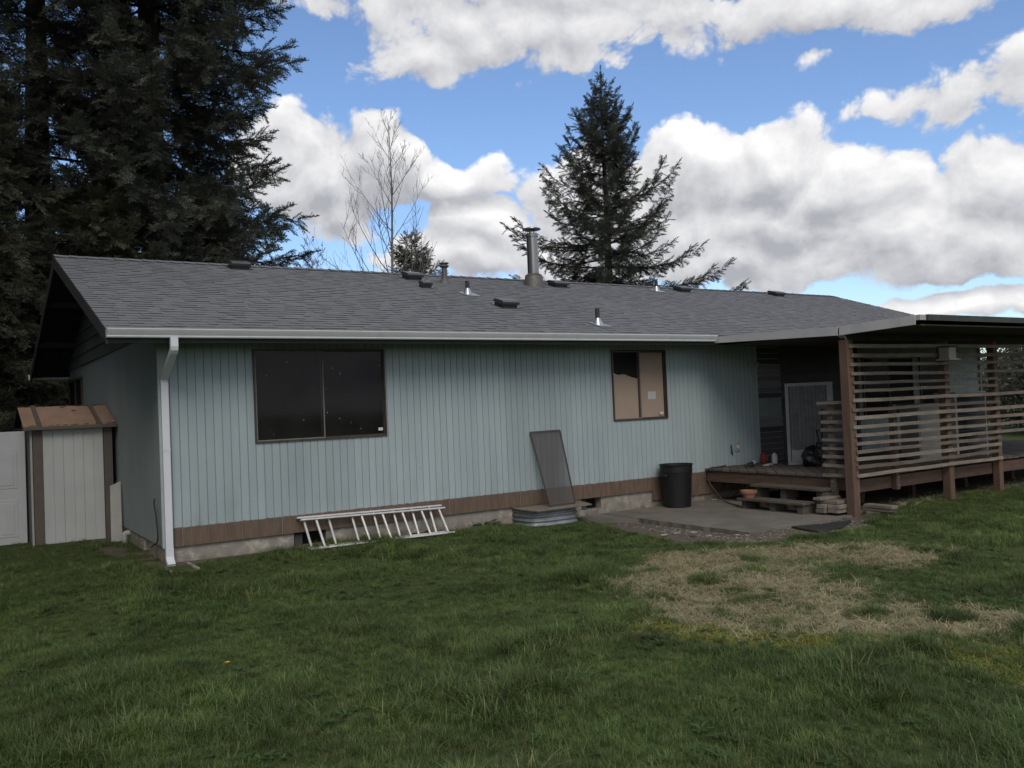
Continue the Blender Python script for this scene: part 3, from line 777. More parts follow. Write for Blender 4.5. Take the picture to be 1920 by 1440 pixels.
for c in range(NC+1):
    off = [0, .37, .71, .2, .55][c % 5]; x = RX0-off*1.0; s0 = c*Ex-.01
    while x < RX1:
        a = max(x, RX0); e = min(x+1.0, RX1)
        if e-a > .05:
            if nobj < 300 and c < 16 and e-a > .999:
                o = link('shingle', variants[rs.randrange(10)], roof); o.location = (a, EAVE_Y+s0*cs, EAVE_Z+s0*sn); nobj += 1
            else:
                strip(restm, e-a, a, 0); 
                n_ = len(restm.v)
                # move the strip just added up the slope
                kk = n_-1
                restm._last = getattr(restm, '_last', 0)
                for q in range(restm._last, n_): vx = restm.v[q]; restm.v[q] = (vx[0], vx[1]+EAVE_Y+s0*cs, vx[2]+EAVE_Z+s0*sn)
                restm._last = n_
        x += 1.0
rest = link('shingles', restm.mesh('shingles', [M_shingle, M_butt]), roof); rest['kind'] = 'stuff'
b = MB(); b.prism([(RIDGE_Y, RIDGE_Z+.001), (BACK_Y, EAVE_Z+.001), (BACK_Y, EAVE_Z-.006), (RIDGE_Y, RIDGE_Z-.006)], RX0, RX1, 'x'); part(b, 'rear_shingles', M_shingle, roof)
# ridge caps
capm = []
for k in range(4):
    h = rs.uniform(.013, .017); L = .27; wd = .15
    b = MB(); b.add([(0, -wd, -wd*SL+.004+h), (0, 0, .006+h), (0, wd, -wd*SL+.004+h), (L, -wd, -wd*SL+.006), (L, 0, .008), (L, wd, -wd*SL+.006)], [(0, 1, 4, 3), (1, 2, 5, 4)], 0)
    b.add([(0, -wd, -wd*SL), (0, 0, .002), (0, wd, -wd*SL), (0, -wd, -wd*SL+.004+h), (0, 0, .006+h), (0, wd, -wd*SL+.004+h)], [(0, 1, 4, 3), (1, 2, 5, 4)], 1)
    b.add([(0, -wd, -wd*SL-.004), (0, -wd, -wd*SL+.004+h), (L, -wd, -wd*SL+.006), (L, -wd, -wd*SL-.004)], [(0, 1, 2, 3)], 1)
    capm.append(b.mesh('ridge_cap', [M_shingle, M_butt]))
x = RX0
while x < RX1-.1:
    o = link('ridge_cap', capm[rs.randrange(4)], roof); o.location = (x, RIDGE_Y, RIDGE_Z+rs.uniform(.004, .008)); x += .216
# gutter
def kgutter(x0, x1, y, zt, name='gutter'):
    """K-style trough: back at y, front lip at y-.115"""
    prof = [(y, zt), (y, zt-.1), (y-.07, zt-.1), (y-.078, zt-.088), (y-.078, zt-.075), (y-.098, zt-.045), (y-.112, zt-.022), (y-.118, zt-.010), (y-.118, zt), (y-.104, zt), (y-.104, zt-.008), (y-.068, zt-.085), (y-.068, zt-.092), (y-.006, zt-.092), (y-.006, zt)]
    b = MB(); n = len(prof)
    vs = [(x0, *p) for p in prof]+[(x1, *p) for p in prof]
    b.add(vs, [(i, (i+1) % n, n+(i+1) % n, n+i) for i in range(n)])
    g = b.build(name, M_white, house)
    for xx in (x0-.003, x1+.001):
        e = MB(); e.prism([prof[0], prof[1], prof[2], prof[4], prof[5], prof[6], prof[8]], xx, xx+.002, 'x'); e.build('end_cap', M_white, g)
    return g
gut = kgutter(-.655, 8.66, EAVE_Y-.004, 2.546)
rg = MB(); rg.box(-.68, -.655, BACK_Y, BACK_Y+.12, 2.44, 2.545); part(rg, 'rear_gutter', M_white)
part(MB().box(-.655, 18, BACK_Y+.005, BACK_Y+.115, 2.44, 2.545), 'rear_gutter', M_white)
# downspout: outlet, two elbows, straight run, kick-out at the bottom
def rect_tube(b, pts, w, d, up=(1, 0, 0)):
    pts = [Vector(p) for p in pts]; vs = []; k = len(pts); W_ = Vector(up)
    for i, p in enumerate(pts):
        t_ = (pts[min(i+1, k-1)]-pts[max(i-1, 0)]).normalized(); n_ = t_.cross(W_).normalized()
        for (a, c) in ((-1, -1), (1, -1), (1, 1), (-1, 1)): vs.append(p+W_*(a*w/2)+n_*(c*d/2))
    fs = [(i*4+j, i*4+(j+1) % 4, i*4+4+(j+1) % 4, i*4+4+j) for i in range(k-1) for j in range(4)]+[(3, 2, 1, 0), tuple(range(k*4-4, k*4))]
    b.add(vs, fs)
sx0 = .048
b = MB(); rect_tube(b, [(.040, -.69, 2.45), (.040, -.69, 2.35), (.040, -.68, 2.32), (.040, -.655, 2.295), (.046, -.10, 2.035), (.047, -.068, 2.01), (sx0, -.055, 1.97), (sx0, -.055, -.02)], .082, .06)
ds = part(b, 'downspout', M_spout)
b = MB(); rect_tube(b, [(sx0, -.055, .0), (sx0, -.055, -.10), (sx0, -.075, -.15), (sx0, -.15, -.20)], .088, .066); part(b, 'elbow', M_spout, ds)
b = MB(); b.box(sx0-.045, sx0+.045, -.0895, -.0245, 1.15, 1.18); part(b, 'strap', M_white, ds)
# roof fittings (stand on the slope)
def on_roof(x, y): return Vector((x, y, roofz(y)))
def slope_M(x, y, n=0):
    X = Vector((1, 0, 0)); U = Vector((0, cs, sn)); N = Vector((0, -sn, cs))
    Mx = Matrix((X, U, N)).transposed().to_4x4(); Mx.translation = on_roof(x, y)+N*n; return Mx
def roof_vent(x, y, w=.30, d=.30, h=.12, label=None):
    e = bpy.data.objects.new('roof_vent', None); COL.objects.link(e); e.parent = house; e.matrix_local = slope_M(x, y)
    if label: e['label'] = label
    b = MB(); b.box(-w*.42, w*.42, -d*.42, d*.42, .005, h*.62); b.build('throat', M_tar, e)
    b = MB(); pr = [(-d*.5, h*.55), (-d*.5, h*.85), (-d*.30, h), (d*.35, h*.92), (d*.5, h*.6), (d*.5, h*.5), (-d*.5+.004, h*.5)]
    b.prism(pr, -w/2, w/2, 'x'); b.build('hood', M_tar, e, bevel=.008)
    b = MB(); b.box(-w*.47, w*.47, -d*.28, d*.33, h*.995, h*1.005); 
    b = MB(); b.box(-w*.58, w*.62, -d*.58, d*.6, .010, .016); b.build('flange', M_galvtop if label else M_tar, e)
    return e
for (px, py, w, h) in ((447, 503, .33, .13), (772, 523, .33, .13), (797, 539, .20, .12), (948, 575, .33, .13), (1045, 537, .36, .12), (1278, 546, .36, .12), (1455, 554, .36, .11)):
    v = ray(px, py); t_ = (EAVE_Z+SL*(CAM.y-EAVE_Y)-CAM.z)/(v.z-SL*v.y); p = CAM+v*t_
    roof_vent(p.x, min(p.y, RIDGE_Y-.25), w, .34 if w > .3 else .2, h)
def vent_pipe(px, py, h, r=.038, m=M_pvc, flash=True):
    v = ray(px, py); t_ = (EAVE_Z+SL*(CAM.y-EAVE_Y)-CAM.z)/(v.z-SL*v.y); p = CAM+v*t_; p.y = min(p.y, RIDGE_Y-.2); p.z = roofz(p.y)
    e = bpy.data.objects.new('vent_pipe', None); COL.objects.link(e); e.parent = house; e.location = p
    MB().tube([(0, 0, -.05), (0, 0, h)], r, 14).build('pipe', m, e, smooth='auto')
    if flash:
        b = MB(); b.lathe([(r+.055, -.01), (r+.03, .05), (r+.004, .10), (r+.002, .11)], 16); b.build('boot', M_galvtop, e, smooth='auto')
        b = MB(); 
        for (ya, yb) in ((-.20, .14),): b.add([(-.13, ya, ya*SL+.018), (.15, ya, ya*SL+.018), (.15, yb, yb*SL+.018), (-.13, yb, yb*SL+.018)], [(0, 1, 2, 3)])
        b.build('flashing', M_galvtop, e)
    return e
vent_pipe(877, 552, .24); vent_pipe(1121, 609, .27); vent_pipe(1231, 546, .22)
# gas flue and wood-stove chimney
fl = vent_pipe(834, 531, .34, .052, M_flue, False)
b = MB(); b.lathe([(.13, -.06), (.10, .02), (.062, .07), (.055, .09)], 18); b.build('boot', M_flue, fl, smooth='auto')
b = MB(); b.lathe([(.075, .30), (.09, .315), (.09, .33), (.068, .345), (.06, .36), (.09, .372), (.086, .388), (.02, .396), (0, .397)], 18); b.build('cap', M_flue, fl, smooth='auto')
v = ray(1001, 536); t_ = (EAVE_Z+SL*(CAM.y-EAVE_Y)-CAM.z)/(v.z-SL*v.y); p = CAM+v*t_
ch = bpy.data.objects.new('chimney', None); COL.objects.link(ch); ch.parent = house; ch.location = (p.x, p.y, roofz(p.y))
b = MB(); b.lathe([(.235, -.10), (.205, .06), (.175, .19), (.17, .20), (.16, .205)], 28); b.build('flashing_cone', M_flue, ch, smooth='auto')
b = MB(); b.lathe([(.172, .19), (.176, .215), (.13, .24), (.125, .255)], 28); b.build('storm_collar', M_flue, ch, smooth='auto')
b = MB(); b.lathe([(.116, .2), (.116, 1.02), (.119, 1.02), (.119, 1.03)], 32); b.build('pipe', M_steel, ch, smooth='auto')
b = MB(); b.lathe([(.116, 1.0), (.134, 1.005), (.134, 1.06), (.116, 1.075), (.085, 1.075), (.085, 1.0)], 28); b.build('pipe_collar', M_steel, ch, smooth='auto')
for k in range(4):
    a = k*math.pi/2+.5; b = MB(); b.box(-.012, .012, -.003, .003, 1.06, 1.17); o = b.build('cap_bracket', M_steel, ch); o.location = (.10*math.cos(a), .10*math.sin(a), 0); o.rotation_euler = (0, 0, a+math.pi/2)
b = MB(); b.lathe([(0, 1.15), (.175, 1.15), (.19, 1.16), (.185, 1.175), (.12, 1.195), (.05, 1.205), (0, 1.207)], 28); b.build('cap', M_steel, ch, smooth='auto')
# outlet with bubble cover, on the wall
op = hy(1382, 838, -.02)
ol = bpy.data.objects.new('outlet', None); COL.objects.link(ol); ol.parent = house; ol.location = (op.x, -.008, op.z)
MB().box(-.06, .06, -.025, 0, -.085, .085).build('cover_plate', M_greymetal, ol, bevel=.01)
b = MB(); b.tube([(0, -.026, .0), (0, -.045, .0)], .035, 14); b.build('socket', M_plasticw, ol)
# porch light on the wall
lp = hy(1405, 682, -.02)
pl = bpy.data.objects.new('porch_light', None); COL.objects.link(pl); pl.parent = house; pl.location = (lp.x, 0, lp.z)
for dx in (-.08, .09):
    b = MB(); b.tube([(dx*.3, -.02, 0), (dx, -.07, .0), (dx, -.12, -.03)], [.02, .03, .05], 12); b.build('floodlight', M_lightgrey, pl)

# ================================================================= PATIO COVER, DECK, SLATS
cov = thing('patio_cover', 'flat dark patio roof with grey metal edge beside the house', 'patio roof', (8.8, -3.0, -.28)); g = G(cov)
CX1 = 18.4
def covz(y):
    if y > -3.05: return 2.53+(2.468-2.53)*(y+.58)/(-3.05+.58)
    return 2.468+(2.505-2.468)*(y+3.05)/(-1.22)
b = MB()
ys_ = [-.62, -1.4, -2.2, -3.05, -3.7, -4.27]
for a, c in zip(ys_, ys_[1:]):
    b.add([(8.74, a, covz(a)-.02), (CX1, a, 2.50), (CX1, c, 2.50), (8.74, c, covz(c)-.02), (8.74, a, covz(a)-.075), (CX1, a, 2.44), (CX1, c, 2.44), (8.74, c, covz(c)-.075)], MB.BF)
g(b, 'roof_deck', M_ceiling)
for (a, c) in ((-.56, -3.03), (-3.06, -4.24)):
    b = MB(); k = 6; vs = []
    for i in range(k+1):
        y = a+(c-a)*i/k; z = covz(y); dr = .105+.025*(i/k if a > -1 else 1-.1*i/k)
        wv = .006*math.sin(i*2.1)
        vs += [(8.70+wv, y, z), (8.715+wv, y, z), (8.715+wv, y, z-dr), (8.70+wv, y, z-dr)]
    fs = [(i*4+j, i*4+(j+1) % 4, i*4+4+(j+1) % 4, i*4+4+j) for i in range(k) for j in range(4)]+[(3, 2, 1, 0), tuple(range(k*4, k*4+4))]
    b.add(vs, fs); g(b, 'fascia', M_coverfascia)
b = MB(); b.box(8.72, 8.86, -4.30, -4.22, 2.435, 2.505); g(b, 'end_bracket', M_shedcream)
b = MB(); b.prism([(-4.34, 2.508), (-4.28, 2.512), (-4.28, 2.43), (-4.325, 2.43)], 8.87, CX1, 'x'); g(b, 'front_gutter', M_covergreen)
g(MB().box(8.80, CX1, -4.26, -.70, 2.365, 2.385), 'ceiling', M_ceiling)
g(MB().box(8.78, CX1, -3.12, -3.03, 2.27, 2.362), 'beam', M_ceiling)
b = MB(); b.add([(8.72, -3.12, 2.36), (8.74, -3.0, 2.36), (8.86, -3.03, 2.27), (8.78, -3.13, 2.27), (8.72, -3.12, 2.33), (8.74, -3.0, 2.33), (8.86, -3.03, 2.25), (8.78, -3.13, 2.25)], MB.BF); g(b, 'post_cap', M_greymetal)
POSTS = [(8.82, -3.07, -.34, .14, 2.27), (11.30, -3.05, -.34, .13, 2.27), (12.78, -3.05, -.3, .12, 2.27), (15.6, -3.05, -.3, .12, 2.27)]
for i, (x, y, z0, w, z1) in enumerate(POSTS):
    b = MB(); b.box(x-w/2, x+w/2, y-w/2, y+w/2, z0, z1); g(b, 'post', M_post, bevel=.006)

# deck
deck = thing('deck', 'raised weathered timber deck with red brown rim board', 'deck', (8.98, -3.0, -.28)); g = G(deck)
DX0, DX1, DY0, DZ = 8.98, 17.9, -2.98, .283
rsd = random.Random(8)
# diagonal boards, clipped to the deck outline
def clip(poly, ax, v, keep_less):
    out = []
    for i in range(len(poly)):
        a, c = poly[i], poly[(i+1) % len(poly)]
        ia = (a[ax] <= v) == keep_less or a[ax] == v; ic = (c[ax] <= v) == keep_less or c[ax] == v
        if ia: out.append(a)
        if ia != ic:
            t_ = (v-a[ax])/(c[ax]-a[ax]); out.append((a[0]+(c[0]-a[0])*t_, a[1]+(c[1]-a[1])*t_))
    return out
bw = .138
nb = int(((DX1-DX0)+3.0)/(bw*1.4142))+2
for i in range(nb):
    u0 = i*bw*1.4142+DX0-3.0; u1 = u0+(bw-.009)*1.4142       # boards along (1,1): x - y offset
    poly = [(u0+DY0-1, DY0-1), (u1+DY0-1, DY0-1), (u1+1, 1.0), (u0+1, 1.0)]
    poly = [(p[0]+3.0, p[1]) for p in poly]
    for ax, v_, kl in ((0, DX0-.03, False), (0, DX1, True), (1, DY0-.03, False), (1, .03, True)):
        poly = clip(poly, ax, v_, kl)
        if len(poly) < 3: break
    if len(poly) < 3: continue
    dz = rsd.uniform(-.004, .002)
    b = MB(); b.prism(poly, DZ-.034+dz, DZ+dz, 'z'); g(b, 'deck_board', M_deck)
g(MB().box(DX0, DX0+.04, DY0+.04, -.02, .06, DZ-.042), 'rim_board', M_rim)
xs = [DX0, 9.83, 12.55, 15.4, DX1]
for a, c in zip(xs, xs[1:]):
    o = g(MB().box(a, c-.006, DY0, DY0+.04, .035, .215), 'rim_board', M_rim)
for (x, y, z1) in ((9.93, DY0-.045, 1.30),):
    b = MB(); b.box(x-.045, x+.045, y-.045, y+.04, .01, z1); rp = g(b, 'rail_post', M_rim, bevel=.004)
    for zz in (.08, .20):
        b = MB(); b.tube([(x, y-.043, zz), (x, y-.053, zz)], .014, 10); g(b, 'bolt', M_galvtop, rp)
b = MB(); b.box(8.895, 8.975, -2.72, -2.63, -.08, 1.40); rp = g(b, 'rail_post', M_step, bevel=.004)
for zz in (.06, .19):
    b = MB(); b.tube([(8.897, -2.675, zz), (8.885, -2.675, zz)], .014, 10); g(b, 'bolt', M_galvtop, rp)
for x in (10.2, 11.6, 13.2, 14.8, 16.4):
    for y in (-2.2, -.9):
        b = MB(); b.box(x-.05, x+.05, y-.05, y+.05, -.4, .0); g(b, 'pier', M_rim)
for y in (-2.2, -.9): g(MB().box(DX0+.05, DX1, y-.02, y+.02, .0, .2), 'joist', M_rim)

# slat screens
rsl = random.Random(21)
scr = thing('slat_screen', 'screen of thin weathered horizontal slats across the deck posts', 'slat screen', (10.7, -3.15, .3)); g = G(scr)
SZ = [2.178, 2.039, 1.907, 1.776, 1.644, 1.521, 1.39, 1.244, 1.136, .998, .883, .761, .646, .539, .425, .303]
LONG = {0, 1, 2, 3, 6, 8, 9, 10, 11}
for i, z in enumerate(SZ):
    x0 = 8.80+rsl.uniform(-.02, .03); x1 = 12.72+rsl.uniform(-.05, .06) if i not in LONG else 15.7
    h = rsl.uniform(.021, .030); th_ = .022
    k = 9; vs = []; s_ = rsl.uniform(-.018, .014); ph = rsl.uniform(0, 6); yo = -3.142-th_+rsl.uniform(-.004, .0)
    for j in range(k+1):
        x = x0+(x1-x0)*j/k; zz = z+s_*math.sin(math.pi*j/k)+.004*math.sin(j*1.7+ph)
        vs += [(x, yo, zz-h), (x, yo+th_, zz-h), (x, yo+th_, zz+h), (x, yo, zz+h)]
    fs = [(j*4+q, j*4+(q+1) % 4, j*4+4+(q+1) % 4, j*4+4+q) for j in range(k) for q in range(4)]+[(3, 2, 1, 0), tuple(range(k*4, k*4+4))]
    b = MB(); b.add(vs, fs); g(b, 'slat', M_slat)
rail = thing('slat_railing', 'short return railing of nine slats beside the deck steps', 'railing', (8.87, -2.8, .3)); g = G(rail)
for i in range(9):
    z = 1.352-.1325*i+rsl.uniform(-.01, .01); h = rsl.uniform(.019, .026)
    y1 = -2.50+rsl.uniform(-.03, .03)-(.02*i*.3)
    b = MB(); b.beam((8.882, -3.0, z+rsl.uniform(-.006, .006)), (8.882, y1, z), .02, h*2); g(b, 'slat', M_slat)

# steps
st = thing('deck_steps', 'two low wooden steps up to the deck', 'steps', (8.6, -2.0, -.262)); g = G(st)
b = MB(); b.box(8.64, 8.79, -2.66, -1.30, .062, .10); g(b, 'tread', M_step, bevel=.004)
b = MB(); b.box(8.80, 8.95, -2.66, -1.30, .060, .099); g(b, 'tread', M_step, bevel=.004)
b = MB(); b.box(8.38, 8.52, -2.53, -1.25, -.130, -.092); g(b, 'tread', M_step, bevel=.004)
b = MB(); b.box(8.53, 8.68, -2.52, -1.26, -.131, -.093); g(b, 'tread', M_step, bevel=.004)
for (x0, x1, y0, y1, z0, z1) in ((8.41, 8.70, -2.50, -2.40, -.262, -.132), (8.44, 8.70, -1.95, -1.85, -.262, -.132), (8.44, 8.70, -1.38, -1.30, -.262, -.132), (8.71, 8.95, -2.63, -2.52, -.262, .058), (8.71, 8.95, -1.95, -1.85, -.262, .058), (8.71, 8.95, -1.42, -1.34, -.262, .058)):
    b = MB(); b.box(x0, x1, y0, y1, z0, z1); g(b, 'support_block', M_step)

# stacked scrap timber at the foot of the post
rt = random.Random(13)
STK = [  # x0,x1,y0,y1,z0,z1
    (8.50, 8.95, -2.76, -2.62, -.05, -.012), (8.60, 9.0, -2.95, -2.66, -.10, -.055), (8.55, 8.98, -2.78, -2.63, -.17, -.107), (8.58, 9.0, -3.0, -2.80, -.165, -.107),
    (8.54, 8.98, -2.79, -2.63, -.235, -.178), (8.58, 9.02, -2.99, -2.81, -.225, -.172),
    (8.92, 9.06, -3.62, -3.16, -.152, -.105), (8.93, 9.05, -3.58, -3.17, -.198, -.158), (8.94, 9.04, -3.42, -3.18, -.250, -.202), (8.86, 9.08, -3.68, -3.17, -.300, -.255)]
LB = ['top board of the scrap timber stack beside the steps', 'short board second down in the stack beside the steps', 'thick block in the middle of the stack beside the steps', 'board end next to the post in the timber stack',
      'lowest left block of the stack beside the steps', 'lowest block next to the post in the stack', 'top board of the small pile right of the post', 'second board of the small pile right of the post', 'short reddish offcut inside the small pile right of post', 'bottom board lying on grass right of the post']
for q, lb in zip(STK, LB):
    c = Vector(((q[0]+q[1])/2, (q[2]+q[3])/2, q[4])); b = MB(); b.box(q[0]-c.x, q[1]-c.x, q[2]-c.y, q[3]-c.y, 0, q[5]-q[4])
    o = b.build('timber_offcut', M_lumber, bevel=.004); o.location = c; o.rotation_euler = (0, 0, rt.uniform(-.06, .06)); tag(o, lb, 'timber', 'scrap timber by the deck post')

# terracotta pot on the lower step
c = (8.50, -1.40, -.092)
b = MB(); b.lathe([(0, 0), (.085, 0), (.115, .075), (.13, .075), (.135, .115), (.12, .115), (.11, .07), (0, .06)], 20); o = b.build('flower_pot', M_terra, smooth='auto'); o.location = c; tag(o, 'empty terracotta flower pot on the lower deck step', 'flower pot')
# rubber mat
b = MB(); P4 = [hz(x, y, -.262) for x, y in ((1484, 988), (1545, 983), (1596, 976), (1580, 988), (1535, 998))]
b.prism([(p.x, p.y) for p in P4], -.274, -.252, 'z'); o = b.build('rubber_mat', M_rubber); tag(o, 'black rubber mat lying at the patio corner by the post', 'mat')

# things on the deck
def bottle(loc, r, h, m, capm, label, cat='bottle'):
    t_ = thing('bottle', label, cat, loc); b = MB(); b.lathe([(0, 0), (r*.95, 0), (r, .01), (r, h*.62), (r*.8, h*.72), (r*.35, h*.80), (r*.33, h*.9), (0, h*.9)], 16); b.build('body', m, t_, smooth='auto')
    b = MB(); b.lathe([(r*.42, h*.86), (r*.42, h), (0, h)], 12); b.build('cap', capm, t_, smooth='auto'); return t_
bottle((10.30, -.17, DZ), .065, .24, M_red, M_black, 'red jug with black cap on the deck by wall corner', 'jug')
bottle((10.36, -.36, DZ), .05, .22, M_plasticw, M_red, 'small pale bottle beside the red jug on deck')
d1 = hz(1412, 873, DZ); t_ = thing('hand_tool', 'white and dark power tool lying on the deck boards', 'tool', (d1.x, d1.y, DZ), rz=.6)
b = MB(); b.tube([(-.14, 0, .045), (.06, 0, .045), (.12, 0, .04)], [.04, .045, .03], 10); b.build('body', M_plasticw, t_, smooth='auto')
b = MB(); b.tube([(-.42, .02, .04), (-.14, 0, .045)], [.045, .04], 10); b.build('grip', M_darkgreen, t_, smooth='auto')
d1 = hz(1440, 872, DZ); b = MB(); b.box(-.12, .12, -.05, .05, 0, .012); b.box(.0, .2, -.02, .03, .013, .02); o = b.build('paint_tray', M_plasticw); o.location = (d1.x, d1.y, DZ); o.rotation_euler = (0, 0, .4); tag(o, 'flat pale plastic tray on the deck near the jug', 'tray')
# framed panel standing on the deck
A = hz(1478, 872, DZ); B_ = hz(1568, 871, DZ); ang = math.atan2(B_.y-A.y, B_.x-A.x); Lw = (B_-A).length
pn = thing('framed_panel', 'tall grey framed panel with dark quilted filling standing on deck', 'panel', A, rz=ang); PH = 1.42
b = MB(); fw = .055; b.box(0, Lw, 0, .06, 0, fw); b.box(0, Lw, 0, .06, PH-fw, PH); b.box(0, fw, 0, .06, fw, PH-fw); b.box(Lw-.10, Lw, 0, .06, fw, PH-fw); b.build('frame', M_lightgrey, pn, bevel=.004)
b = MB(); nx_, nz_ = 10, 16; vs = []
for i in range(nx_*3+1):
    for j in range(nz_*2+1):
        x = fw+(Lw-fw-.10)*i/(nx_*3); z = fw+(PH-2*fw)*j/(nz_*2)
        vs.append((x, -.0+.045-.04*abs(math.sin(math.pi*i/3))*(.55+.45*abs(math.sin(math.pi*j/2+.4))), z))
fs = [(i*(nz_*2+1)+j, (i+1)*(nz_*2+1)+j, (i+1)*(nz_*2+1)+j+1, i*(nz_*2+1)+j+1) for i in range(nx_*3) for j in range(nz_*2)]
b.add(vs, fs); b.build('quilted_filling', M_quilt, pn, smooth=True)
MB().box(.03, .16, -.004, -.001, PH-.053, PH-.004).build('label_strip', M_shedcream, pn)
MB().box(.07, .30, .004, .008, .06, .26).build('torn_paper', M_lightgrey, pn)
# black bag in front of it
bgp = hz(1520, 874, DZ); b = MB(); n1, n2 = 14, 20; vs = []; rb = random.Random(2)
for i in range(n1+1):
    v_ = i/n1; r = (.20*math.sin(math.pi*min(1, v_*.62+.25))**.8)*(1 if v_ < .85 else (1-v_)/.15*.8+.2)
    for j in range(n2):
        a = 2*math.pi*j/n2; rr = r*(1+.12*math.sin(3*a+i)+.08*math.sin(7*a-i*1.3)+rb.uniform(-.04, .04)); vs.append((rr*math.cos(a), rr*math.sin(a)*.8, .36*v_))
b.add(vs, [(i*n2+j, i*n2+(j+1) % n2, (i+1)*n2+(j+1) % n2, (i+1)*n2+j) for i in range(n1) for j in range(n2)]+[tuple(range(n2))[::-1], tuple(range(n1*n2, n1*n2+n2))])
o = b.build('rubbish_bag', M_bag, smooth=True); o.location = (bgp.x+.05, bgp.y-.02, DZ); tag(o, 'crumpled black rubbish bag in front of framed panel', 'bag')
# grey cabinet behind the slats
cp = hy(1727, 868, -2.35); cb = thing('metal_cabinet', 'pale grey metal cabinet with lid behind the slat screen', 'cabinet', (12.08, -2.15, DZ), rz=-.35)
MB().box(-.24, .24, -.26, .26, .03, .92).build('body', M_greymetal, cb, bevel=.01)
MB().box(-.275, .255, -.28, .28, .94, .975).build('lid', M_greymetal, cb, bevel=.006)
MB().box(-.262, -.247, -.255, -.225, .04, .90).build('hinge_post', M_lightgrey, cb)
for sx in (-.2, .2): MB().box(sx-.02, sx+.02, -.02, .02, 0, .03).build('foot', M_black, cb)
# shelf unit right of the second post
su = thing('shelf_unit', 'open shelf unit with pale uprights right of second deck post', 'shelf', (13.05, -2.3, DZ), rz=-.1)
for sx, w_, m_ in ((-.42, .05, M_lightgrey), (.40, .02, M_lightgrey)): MB().box(sx, sx+w_, -.2, .2, 0, 1.12).build('upright', m_, su)
MB().box(-.42, .42, -.21, .21, 1.121, 1.145).build('top', M_lightgrey, su)
for zz in (.18, .45, .72, .97): MB().box(-.368, .398, -.18, .19, zz, zz+.02).build('shelf', M_sling, su)
MB().box(-.368, .398, .192, .2, 0, 1.12).build('back_panel', M_darklap, su)
# chair
def chair(loc, rz, label):
    c = thing('patio_chair', label, 'chair', loc, rz=rz)
    for sx in (-.27, .27):
        b = MB(); b.tube([(sx, -.28, 0), (sx, -.22, .42), (sx, .26, .40), (sx, .42, .98)], .013, 8); b.build('side_frame', M_black, c)
        b = MB(); b.tube([(sx, .34, 0), (sx, .05, .42), (sx, -.2, .62), (sx, .3, .63)], .012, 8); b.build('leg', M_black, c)
    b = MB(); b.box(-.26, .26, -.22, .26, .395, .405); b.build('seat', M_sling, c)
    b = MB(); b.add([(-.26, .265, .41), (.26, .265, .41), (.26, .42, .97), (-.26, .42, .97), (-.26, .275, .41), (.26, .275, .41), (.26, .43, .97), (-.26, .43, .97)], MB.BF); b.build('backrest', M_sling, c)
    return c
chair((10.0, -1.95, DZ), 2.4, 'slate blue sling chair behind the left slats')
# small box fixed on the second post
bx = thing('nest_box', 'small pale wooden box fixed high on second deck post', 'nest box', (11.06, -3.24, 1.945))
MB().box(-.10, .10, -.12, .04, .03, .20).build('body', M_shedcream, bx); MB().box(-.15, .15, -.16, .06, 0, .028).build('base', M_shedcream, bx); MB().box(-.12, .11, -.15, .06, .202, .225).build('lid', M_darklap, bx)
# timber heap on the deck, far right
rp_ = random.Random(31)
for i in range(7):
    L = rp_.uniform(.9, 1.6); o = MB().box(-L/2, L/2, -.05, .05, 0, .035).build('scrap_plank', [M_rim, M_lumber, M_darklap][i % 3], bevel=.003)
    o.location = (14.5+rp_.uniform(-.3, .4), -1.6+.14*(i % 3), DZ+.004+.04*(i//3)+.02*0); o.rotation_euler = (0, 0, rp_.uniform(-.25, .25))
    o.location.z = DZ+.003+.04*i
    tag(o, ['lowest', 'second lowest', 'third lowest', 'middle', 'third from top', 'second from top', 'topmost'][i]+' plank of the heap at far right on deck', 'plank', 'planks heaped on the deck')

# ================================================================= THINGS AGAINST THE WALL
# ladder lying on its side, two sections
ld = thing('ladder', 'white aluminium extension ladder lying on its edge against foundation', 'ladder', (2.7, -.2, -.2)); g = G(ld)
def lsec(bot0, bot1, top0, top1, fr):
    bot0, bot1, top0, top1 = Vector(bot0), Vector(bot1), Vector(top0), Vector(top1)
    up = (top0-bot0).normalized()
    for (p, q) in ((bot0, bot1), (top0, top1)):
        b = MB(); b.beam(p, q, .06, .024, up=up); g(b, 'rail', M_ladder, bevel=.003)
    for f_ in fr:
        b = MB(); b.tube([bot0.lerp(bot1, f_), top0.lerp(top1, f_)], .017, 8); g(b, 'rung', M_ladder)
lsec((1.70, -.24, -.200), (3.74, -.36, -.200), (1.64, -.10, .165), (3.72, -.13, .118), (.10, .40, .545, .685, .825, .955))
lsec((1.68, -.15, -.195), (3.70, -.25, -.195), (1.61, -.05, .190), (3.70, -.06, .150), (.04, .20, .355, .505, .645, .78, .91))
# window well with board cover, insect screen on top
ww = thing('window_well', 'half round corrugated galvanised window well against the foundation', 'window well', (5.45, 0, -.24)); g = G(ww)
b = MB(); n1, n2 = 22, 36; vs = []
for i in range(n1+1):
    z = -.30+.275*i/n1; rr = .014*math.sin(z*2*math.pi/.068)
    for j in range(n2+1):
        a = math.pi*j/n2; cx = math.copysign(abs(math.cos(a))**.5, math.cos(a)); sy = abs(math.sin(a))**.5
        vs.append((5.43-(.47+rr)*cx, .03-(.52+rr)*sy, z))
b.add(vs, [(i*(n2+1)+j, i*(n2+1)+j+1, (i+1)*(n2+1)+j+1, (i+1)*(n2+1)+j) for i in range(n1) for j in range(n2)])
o = g(b, 'shell', M_galv, smooth=True); sm = o.modifiers.new('t', 'SOLIDIFY'); sm.thickness = .004
cvp = [hz(x, y, -.008) for x, y in ((966, 951), (985, 953), (1008, 959), (1110, 945), (1092, 939))]
